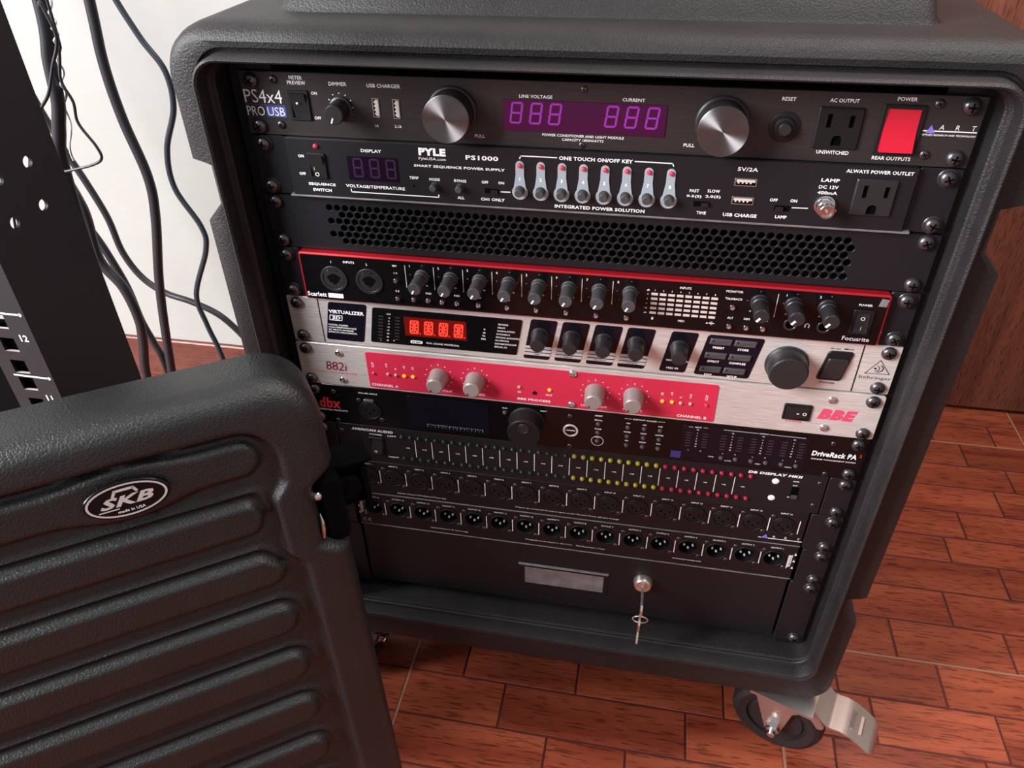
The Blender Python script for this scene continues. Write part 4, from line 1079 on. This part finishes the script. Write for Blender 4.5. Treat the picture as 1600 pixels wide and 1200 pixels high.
# ================================================================== 6: sonic maximizer with pink-red strip
d = device('sonic_maximizer', 'silver rack unit with long red centre plate and four silver knobs', 'audio processor', 5)
MB().prism(rrect(-241.3, 241.3, 0.6, 43.9, 2.2), -1.0, 1.8, 0.4).build('front_panel', 'brushed_silver', d)
chassis(d); rack_screws(d, 1, -1.0)
rp = MB().prism([(x + (z - 2.4) / 37.4 * (-0.4), z) for x, z in rrect(-178.4, 117.2, 2.4, 39.8, 2.0)], -1.5, -1, 0.15).build('red_plate', 'red_paint', d)
for x, z in ((-202.9, 35.4), (-203.0, 7.2), (203.2, 36.0), (202.9, 8.1)): obj('panel_screw', SCREW_N, d, (x, -1.0, z))
for z in (37.6, 5.7): obj('panel_screw', SCREW_N, rp, (0, -1.5, z))
y = -1.65
T(d, '882i', -217.0, -198.0, 21.4, 9.0, -1.15, 'black_print', -0.012, 0.1); T(d, '882i', -216.2, -197.2, 21.4, 9.0, -1.12, 'pink_print', -0.012, 0.1)
T(d, 'SONIC MAXIMIZER', -231, -188.6, 14.4, 2.2, -1.15, 'pink_print', -0.008)
T(rp, 'CHANNEL A', -176.3, -152.1, 6.0, 2.6, y, bold=0.02); T(rp, 'CHANNEL B', 87.2, 111.1, 5.9, 2.6, y, bold=0.02)
for s, x, z in (('CLIP', -173.2, 27.1), ('+10', -160.8, 27.4), ('0', -152.9, 24.8), ('-10', -145.1, 27.2), ('-20', -137.3, 26.9), ('-20', 73.4, 26), ('-10', 81.1, 27.2), ('0', 88.5, 24.6), ('+10', 96.1, 26.6), ('CLIP', 108.6, 26.7)):
    T(rp, s, x, None, z, 2.0, y, bold=0.01, rot=PI / 2)
T(rp, 'IN', -44.6, None, 13.6, 1.9, y); T(rp, 'OUT', -19.3, None, 13.4, 1.9, y); T(rp, 'BBE PROCESS', -46.2, -17.9, 6.6, 2.2, y, bold=0.03)
for xk, s in ((-114.4, 'LO CONTOUR'), (-82.6, 'PROCESS'), (19.0, 'LO CONTOUR'), (50.8, 'PROCESS')):
    wd = 22 if s[0] == 'L' else 16
    T(rp, s, xk - wd / 2, xk + wd / 2, 6.6, 2.1, y)
    T(rp, '5', xk, None, 33.4, 1.8, y)
    dd = MB(); dots(dd, [(xk + 11.9 * math.cos(a), 21.6 + 11.9 * math.sin(a)) for a in [math.radians(90 + s_ * q) for q in (30, 60, 88, 115, 140) for s_ in (-1, 1)]], 0.5, y); dd.build('scale_dots', 'white_print', rp, sharp=0)
    knob(d, xk, 21.2, -1.5, [(8.6, 0), (8.4, 0.5), (7.7, 12.6), (7.2, 14.6), (6.3, 15.4), (0.2, 15.5)], 'knob_silver', 'knob', n=28, mark=(math.radians(232), 4.6, 6.4, 0.55), mm='black_print')
for x, z, m_ in ((-173.4, 18.2, 'led_red'), (-160.1, 18.6, 'led_clear'), (-153, 18.4, 'led_clear'), (-145.6, 18.4, 'led_amber'), (-137.8, 18.5, 'led_amber'), (-44.6, 18.9, 'led_clear'), (-19.0, 19.0, 'led_amber'),
                 (74.1, 19.1, 'led_amber'), (81.8, 19.2, 'led_amber'), (89.0, 18.8, 'led_clear'), (96.7, 19.0, 'led_clear'), (109.3, 19.2, 'led_red')):
    r_ = 1.55
    if ('bl', m_) not in MATS: MATS[('bl', m_)] = led_mesh(r_, m_, 1.6)
    obj('indicator_led', MATS[('bl', m_)], d, (x, -1.5, z))
MB().lathe(-31.6, 14.2, [(1.9, -1.4), (1.9, -2.0), (1.5, -2.2), (1.3, -1.8), (0.2, -1.7)], 14).build('push_button', 'matte_black', d)
rk = rocker(d, 168.9, 190.2, 13.4, 29.0, -1, up=False, horiz=True, m=1.6, tall=3.2)
T(rk, '-', 180.0, None, 20.9, 0.8, -3.4); T(rk, 'O', 185.0, None, 21.3, 3.0, -3.6)
T(d, 'POWER', 172.6, 185.3, 11.3, 2.2, -1.15, 'pink_print'); T(d, 'BBE', 195.4, 224.4, 21.8, 10.4, -1.15, 'pink_print', 0.07, 0.25)

# ================================================================== 7: loudspeaker management unit
d = device('speaker_manager', 'glossy black unit with dark screen, large black select wheel and red lettered logo', 'audio processor', 6)
MB().prism(rrect(-241.3, 241.3, 0.5, 43.9, 0.8), 0, 2.6, 0.3).build('front_panel', 'gloss_black', d)
chassis(d); rack_screws(d, 1, 0)
for x, z in ((-215.1, 36.5), (-215.6, 3.9), (214.0, 36.5), (214.3, 3.4), (-0.9, 36.4), (-0.5, 3.2)): obj('panel_screw', SCREW_T, d, (x, 0, z))
y = -0.15
T(d, 'dbx', -231, -210.2, 23.0, 12.0, y, 'red_print', 0.03, 0.12); T(d, 'PROFESSIONAL PRODUCTS', -236, -204.7, 14.9, 1.8, y, bold=0.01)
T(d, 'RTA MIC INPUT', -191.3, -173.5, 38.0, 1.6, y)
def xlr_f(par, x, z, y0, r=10.4, tab=True):
    c = MB().ring(0, 0, r * 0.83, r, -1.3, 0.2, 26)
    c.lathe(0, 0, [(r * 0.80, 0.1), (r * 0.80, -0.7), (r * 0.74, -1.1), (0.2, -1.1)], 24)
    if tab: c.box(-2.4, 2.4, -1.2, 0, r * 0.72, r * 1.02)
    c = c.build('female_socket', 'matte_black', par, loc=(x, y0, z), sharp=30)
    q = MB(); dots(q, [(-4.0, 0.6), (4.0, 0.6), (0, -3.4)], 1.15, -1.22); q.build('contact_hole', 'hole_black', c, sharp=0)
    for sx, sz in ((-r * 0.95, r * 0.98), (r * 0.95, -r * 0.95)): obj('panel_screw', SCREW_T, c, (sx, 0, sz))
    return c
x1 = xlr_f(d, -182.4, 19.4, 0)
MB().prism(rrect(-5, 5, 9.4, 12.6, 1.5), -1.8, 0, 0.5).build('release_latch', 'button_grey', x1)
wn = MB().prism(rrect(-146, -72.4, 5.2, 40.2, 1.4), -0.3, 0, 0.1).build('screen', 'lcd_dark', d)
sc_ = MB()
for k in range(31): line(sc_, [(-129.4 + 1.7 * k, 10.0 - (k % 3 == 0) * 0.6), (-129.4 + 1.7 * k, 10.6)], 0.3, -0.42); 
sc_.build('scale_ticks', 'white_print', wn, sharp=0)
for k in range(16): T(wn, str(k % 10), -129.4 + 3.4 * k, None, 8.2, 1.0, -0.42, bold=0.0)
T(d, 'BACK', -57.8, None, 37.9, 1.3, y); T(d, 'SELECT', -23.8, None, 38.9, 1.3, y)
T(d, 'PRESET', 23.5, None, 40.0, 1.5, y, bold=0.02); T(d, 'RECALL', 23.4, None, 35.3, 1.4, y, bold=0.02); T(d, 'STORE', 23.5, None, 25.6, 1.4, y, bold=0.02); T(d, 'UTILITY', 23.5, None, 16.3, 1.3, y)
T(d, 'INSTANT ACCESS', 52.2, 72.0, 40.2, 1.4, y, bold=0.02)
ln = MB(); line(ln, [(45.3, 40.2), (51.2, 40.2)], 0.35, y); line(ln, [(73, 40.3), (78.8, 40.3)], 0.35, y)
BP = btn_mesh(1.6, 1.8, 'button_grey')
obj('push_button', BP, d, (-57.9, 0, 33.3))
for z in (31.2, 21.7, 12.4): obj('push_button', BP, d, (23.3, 0, z))
for x, col in ((48.5, ('GEQ', 'METER', 'PEQ')), (62.2, ('AFS', 'COMP', 'DELAY')), (75.5, ('SUB', 'LIMITER', 'RTA'))):
    for k in range(3):
        T(d, col[k], x, None, 35.3 - 9.6 * k, 1.4, y, bold=0.02); obj('push_button', BP, d, (x, 0, 31.0 - 9.9 * k))
for k in range(24):
    a = 2 * PI * k / 24; a2 = 2 * PI * (k + 1) / 24
    line(ln, [(23.5 + 5.2 * math.cos(a), 12.3 + 5.2 * math.sin(a)), (23.5 + 5.2 * math.cos(a2), 12.3 + 5.2 * math.sin(a2))], 0.45, y)
wh = MB().lathe(0, 0, [(16.2, 0), (16.2, -1.2), (15.4, -2.0), (14.9, -3.0), (14.6, -16.4), (13.8, -17.6), (0.2, -17.8)], 44)
wh = wh.build('select_wheel', 'matte_black', d, loc=(-38.4, 0, 25.2), sharp=32)
dm = MB().ring(0, 6.4, 4.0, 5.0, -18.4, -17.4, 24); dm.flat(circ(0, 6.4, 4.2, 20), -17.95)
dm.build('finger_dimple', 'knob_black', wh)
lg = MB().lathe(0, 0, [(6.6, 0), (6.6, -0.9), (6.2, -1.2), (5.0, -1.2), (4.8, -0.7), (0.2, -0.7)], 28, mi=0).build('round_badge', 'gloss_black', d, loc=(0, 0, 21.4))
MB().ring(0, 0, 5.0, 6.7, -1.4, -0.6, 30).build('badge_rim', 'silver_print', lg)
T(lg, 'HARMAN', -3.9, 3.9, 0, 1.5, -0.85, bold=0.02)
mw = MB().prism(rrect(94, 196, 3.5, 40.2, 3), -0.3, 0, 0.1).build('meter_window', 'lcd_dark', d)
yb = -0.45
T(mw, 'INPUT', 106.3, None, 39.0, 1.3, yb, 'white_print'); T(mw, 'OUTPUT', 159.2, None, 39.2, 1.3, yb)
l2 = MB(); line(l2, [(98.7, 38.8), (102, 38.8)], 0.7, yb); line(l2, [(110.6, 39.2), (113.9, 39.3)], 0.7, yb); line(l2, [(126.9, 39.2), (154.8, 39.2)], 0.8, yb); line(l2, [(163.6, 39.2), (191.6, 39.2)], 0.8, yb)
l2.build('print_rule', 'grey_print', mw, sharp=0)
bo = MB()
for x in (106.2, 134.8, 159.2, 183.8):
    for k, s in enumerate(('OL', '0', '3', '6', '10', '20', '30')):
        z = 36.4 - 2.9 * k - (0.8 if k else 0); T(mw, s, x, None, z, 1.15, yb, bold=0.01)
        if k:
            for sx in (-6.8, 6.8): bo.flat(rrect(x + sx - 2.2, x + sx + 2.2, z - 0.5, z + 0.5), yb)
    nm = {106.2: ('L', 'R'), 134.8: ('L', 'R'), 159.2: ('L', 'R'), 183.8: ('L', 'R')}[x]
    T(mw, nm[0], x - 5.2, None, 13.5, 1.2, yb); T(mw, nm[1], x + 5.0, None, 13.8, 1.2, yb)
bo.build('level_segment', 'bar_off', mw, sharp=0)
T(mw, 'MUTE', 120.4, None, 8.8, 1.2, yb)
for x, s in ((134.6, '<LOW>'), (159.2, '<MID>'), (183.7, '<HIGH>')):
    T(mw, s, x, None, 6.3, 1.2, yb)
    for sx in (-5.9, 6.0): obj('push_button', BP, mw, (x + sx, -0.3, 8.8))
MB().flat(rrect(86.8, 95.2, 3.6, 11.2), -0.4).build('blue_film_corner', 'blue_print', d, sharp=0)
T(d, 'DriveRack PA', 199.6, 234.6, 24.6, 5.4, y, bold=0.035, shear=0.1); T(d, '2', 237.4, None, 26.2, 3.0, y, 'red_print', 0.03)
T(d, 'SPEAKER MANAGEMENT SYSTEM', 200.0, 235.0, 18.6, 1.3, y, bold=0.01)
ln.build('print_rule', 'white_print', d, sharp=0)
MATS['blue_print'].node_tree.nodes['Principled BSDF'].inputs['Base Color'].default_value = lin((58, 44, 120))

# ================================================================== 8: level display with two rows of forty lights
d = device('level_display', 'black level display with two long rows of green, yellow and red lights', 'level display', 7)
ears(d, 219.8, 1, 0)
MB().prism(rrect(-218.6, 218.6, 0.8, 44.2, 0.5), 0.6, 3, 0.2).build('front_panel', 'black_panel', d)
chassis(d); rack_screws(d, 1, 0)
for x, z in ((-214.4, 35.6), (-214.4, 9), (213.2, 35.9), (212.8, 10.1)): obj('panel_screw', SCREW_T, d, (x, 0.6, z))
y = 0.45
T(d, 'AMERICAN AUDIO', -204.4, -164.2, 39.2, 2.9, y, bold=0.03, shear=0.15); T(d, 'POWER', -187.4, -175.1, 34.6, 1.5, y, bold=0.03)
T(d, 'LEFT', -169.9, -161.5, 34.6, 1.5, y, bold=0.03); T(d, 'RIGHT', -171.7, -161.5, 8.8, 1.5, y, bold=0.03)
T(d, 'DB DISPLAY MKII', 153.6, 198.2, 40.6, 2.8, y, bold=0.05, shear=0.15)
rk = rocker(d, -188.7, -174.5, 11.0, 31.5, 0.6, up=True, m=1.6); T(rk, 'O', -182.2, None, 16.2, 2.6, -2.6)
GM, YM, RM_ = led_mesh(1.65, 'meter_green', 2.6), led_mesh(2.05, 'meter_yellow', 2.8), led_mesh(2.05, 'meter_red', 2.8)
for i in range(40):
    me = GM if i < 20 else YM if i < 30 else RM_
    for z in (35.8, 9.7): obj('meter_light', me, d, (-155.9 + 8.005 * i, 0.6, z))
ln = MB()
for k in range(20):
    if k < 19: line(ln, [(-143.8 + 15.98 * k, 32.6), (-143.8 + 15.98 * k, 12.3)], 0.55, y)
    T(d, '%ddB' % (-54 + 3 * k) if k < 18 else '+%ddB' % (3 * (k - 17)), -151.5 + 15.95 * k, None, 22.3, 1.25, y, bold=0.02)
ln.build('print_rule', 'white_print', d, sharp=0)
for z in (33.1, 13.4): MB().lathe(177.4, z, [(3.0, 0.6), (3.0, 0.1), (2.4, -0.2), (0.2, -0.2)], 18).build('white_plug', 'white_print', d)
T(d, 'MODE', 194.1, None, 35.0, 1.3, y, bold=0.02); T(d, 'DOT', 194.2, None, 30.3, 1.3, y, bold=0.02); T(d, 'BAR', 191.8, None, 16.4, 1.3, y, bold=0.02)
slide(d, 191.9, 198.0, 15.6, 28.4, 0.6, vert=True)

# ================================================================== 9 and 10: patch bays
def patchbay(u, name, label, male):
    d = device(name, label, 'patch bay', u)
    ears(d, 214.2 if not male else 216.0, 1, 0)
    zx = 24.9 if not male else 25.6
    holes = [circ(-195.8 + 25.95 * i, zx, 9.3, 20)[::-1] for i in range(16)]
    MB().prism(rrect(-213.2, 213.2, 0.7, 44.0, 0.6), 1.4, 4, 0.8, holes).build('front_panel', 'black_steel', d)
    MB().box(-213, 213, 16, 120, 1.5, 43).build('chassis', 'hole_black', d)
    rack_screws(d, 1, 0, True)
    y = 1.25; ln = MB()
    for k in range(17): line(ln, [(-209.8 + 26.06 * k, 32.4), (-209.8 + 26.06 * k, 16.6)], 0.75, y)
    pins = MB()
    for i in range(16):
        x = -195.8 + 25.95 * i
        n = i + 1 if not male else 16 - i
        T(d, ('INPUT %d' if not male else 'OUTPUT %d') % n, x + 0.6, None, 39.8, 1.75, y, bold=0.012)
        if not male:
            xlr_f(d, x, zx, 1.4)
        else:
            c = MB().ring(0, 0, 9.0, 10.6, -0.9, 0.2, 26)
            c.lathe(0, 0, [(9.2, 12.5), (9.2, 12.0), (0.2, 12.0)], 20); c.lathe(0, 0, [(9.3, 0.3), (9.25, 12)], 20, caps=False)
            c = c.build('male_socket', 'matte_black', d, loc=(x, 1.4, zx), sharp=30)
            q = MB()
            for px_, pz_ in ((-4.0, 1.6), (4.0, 1.6), (0, -2.2)): q.lathe(px_, pz_, [(1.0, 11), (1.0, 2.4)], 10); q.lathe(px_, pz_, [(1.05, 2.6), (1.05, 1.4), (0.7, 0.6), (0.1, 0.4)], 10, mi=1)
            q.build('contact_pins', ['matte_black', 'silver_print'], c)  # silver pins: shade painted on the shafts, highlight on the tips
            for sx, sz in ((-9.9, 10.0), (9.9, -9.8)): obj('panel_screw', SCREW_T, c, (sx, 0, sz))
    if not male:
        T(d, 'Sixteen Channel XLR Balanced Patch Bay', -168.3, -118.9, 5.2, 2.1, y, bold=0.0)
        T(d, 'Outputs are connected directly to inputs so that Phantom Power will pass through', -50.5, 48.5, 6.4, 2.0, y, bold=0.0)
        line(ln, [(175.3, 6.9), (213.0, 6.9)], 0.8, y)
        MB().flat([(177.2, 6.6), (183.6, 6.4), (181.2, 11.8)], y - 0.1).build('logo_triangle', 'purple_print', d, sharp=0)
        for s, x in (('A', 188.4), ('R', 198.8), ('T', 209.6)): T(d, s, x, None, 9.6, 2.6, y, bold=0.0)
    else:
        T(d, 'Applied Research & Technology', -138.1, -99.2, 6.6, 2.1, y, bold=0.0)
        T(d, 'Designed and developed in the U.S.A.    Manufactured in China', -40.3, 37.7, 7.6, 2.0, y, bold=0.0)
        T(d, 'www.artproaudio.com', 102.3, 129.5, 8.3, 1.9, y, bold=0.01)
        for x in (-207.2, -202.2):
            pts = [(x + 1.9 * math.cos(a), 6.6 + 1.9 * math.sin(a)) for a in [math.radians(60 + 240 * k / 10) for k in range(11)]]
            line(ln, pts, 0.7, y)
        line(ln, [(-203.9, 6.6), (-202.6, 6.6)], 0.6, y)
        for x, s in ((209.4, 1), (-213.0, -1)):
            for z in (34.5, 25.5, 16.5): ln.flat([(x + 0.8, z - 1.6), (x + 3.2, z - 1.6), (x + 2.0, z + 1.6)] if s > 0 else [(x, z - 1.6), (x + 2.4, z - 1.6), (x + 1.2, z + 1.6)], y)
            line(ln, [(x - 3.2 * s if s > 0 else x + 7.6, 14.6), (x - 3.2 * s if s > 0 else x + 7.6, 32)], 0.6, y)
            T(d, 'TO CHANNEL', x - 0.8 if s > 0 else x + 4.8, None, 25, 1.9, y, bold=0.04, rot=PI / 2)
    ln.build('print_rule', 'white_print', d, sharp=0)
    MB().prism(rrect(-213, 213, 0.2, 0.9, 0.2), 0.8, 4, 0.3).build('edge_highlight', 'paper_grey', d)  # added grey strip, the panel's edge highlight put in as colour
patchbay(8, 'patch_bay', 'black patch bay with sixteen female round sockets marked INPUT', False)
patchbay(9, 'patch_bay', 'black patch bay with sixteen male pin sockets marked OUTPUT, above the drawer', True)

# ================================================================== 11: locking drawer
d = device('locking_drawer', 'plain black locking drawer with grey label slot at the bottom of the rack', 'drawer', 10, 2)
ears(d, 213.6, 2, 0)
MB().prism(rrect(-212, 212, 1.2, 88.4, 0.8), 2.4, 6, 0.8).build('drawer_front', 'black_panel', d)
MB().box(-205, 205, 6, 300, 3, 84).build('drawer_box', 'matte_black', d)
sc2 = rack_screws(d, 2, 0, True)
lf = MB().prism(rrect(-47.5, 43.5, 26.5, 59.5, 0.4), 1.6, 2.6, 0.2, [rrect(-42, 39.2, 30.2, 55.2)[::-1]])
lf = lf.build('label_holder', 'black_steel', d)
MB().prism(rrect(-48, 44, 58.9, 60.1, 0.3), 0.0, 2.4, 0.4).build('lit_holder_hood', 'paper_grey', lf)  # black metal hood, painted grey for the light on its top
MB().prism(rrect(-212, 212, 87.7, 88.6, 0.2), 1.7, 4, 0.3).build('edge_highlight', 'paper_grey', d)  # added grey strip painting the highlight on the drawer's top edge
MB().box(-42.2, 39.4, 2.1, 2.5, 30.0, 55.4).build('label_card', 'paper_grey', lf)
lk = MB().lathe(0, 0, [(9.6, 2.4), (9.6, 0.8), (9.0, -1.8), (8.2, -4.2), (7.6, -4.8), (6.0, -4.8), (5.8, -4.2), (0.2, -4.2)], 30).build('lock', 'nickel', d, loc=(78.2, 0, 56.2), sharp=30)
MB().box(-0.8, 0.8, -4.4, -4.0, -3.6, 3.6).build('keyway', 'hole_black', lk)

# the key left in the drawer lock, its ring and the spare hanging from it
zk = FLOOR + 56.2
kt = thing('key', 'small metal key left in the drawer lock with a ring and spare key hanging', 'key', (78.2, -4, zk))
def plate(mb, outline, x, t):
    """flat key blank in the y-z plane, thickness t at x"""
    mb.map = lambda a, dd_, h: (x + dd_, a, h)
    mb.prism(outline, -t / 2, t / 2, 0.2); mb.map = None
k1 = MB(); plate(k1, [(0, -3.4), (0, 3.4), (-16, 3.4), (-17, 6), (-22, 8.5), (-30, 8.5), (-34, 5), (-34, -5), (-30, -8.5), (-22, -8.5), (-17, -6), (-16, -3.4)], 0, 2.0)
k1.build('blade', 'nickel', kt)
ringp = [(7.2 * math.cos(a), -31 - 1.2 * math.sin(a), -5.2 - 6.4 + 6.4 * math.sin(a) + 0.0) for a in [2 * PI * k / 28 for k in range(28)]]
MB().tube(ringp, 0.75, 8, closed=True).build('split_ring', 'nickel', kt, sharp=60)
k2 = MB(); plate(k2, [(-31 - 7, -12), (-31 - 3, -8.5), (-31 + 3, -8.5), (-31 + 7, -12), (-31 + 7, -22), (-31 + 4, -27), (-31 + 2.6, -28), (-31 + 2.6, -48), (-31, -51), (-31 - 2.6, -48)] +
                      [q for k in range(5) for q in ((-31 - 2.6, -46 + 3.4 * k), (-31 - 1.2, -44.4 + 3.4 * k))] + [(-31 - 2.6, -28), (-31 - 4, -27), (-31 - 7, -22)], -0.6, 1.8)
k2.build('spare_key', 'nickel', kt)

flush_texts()
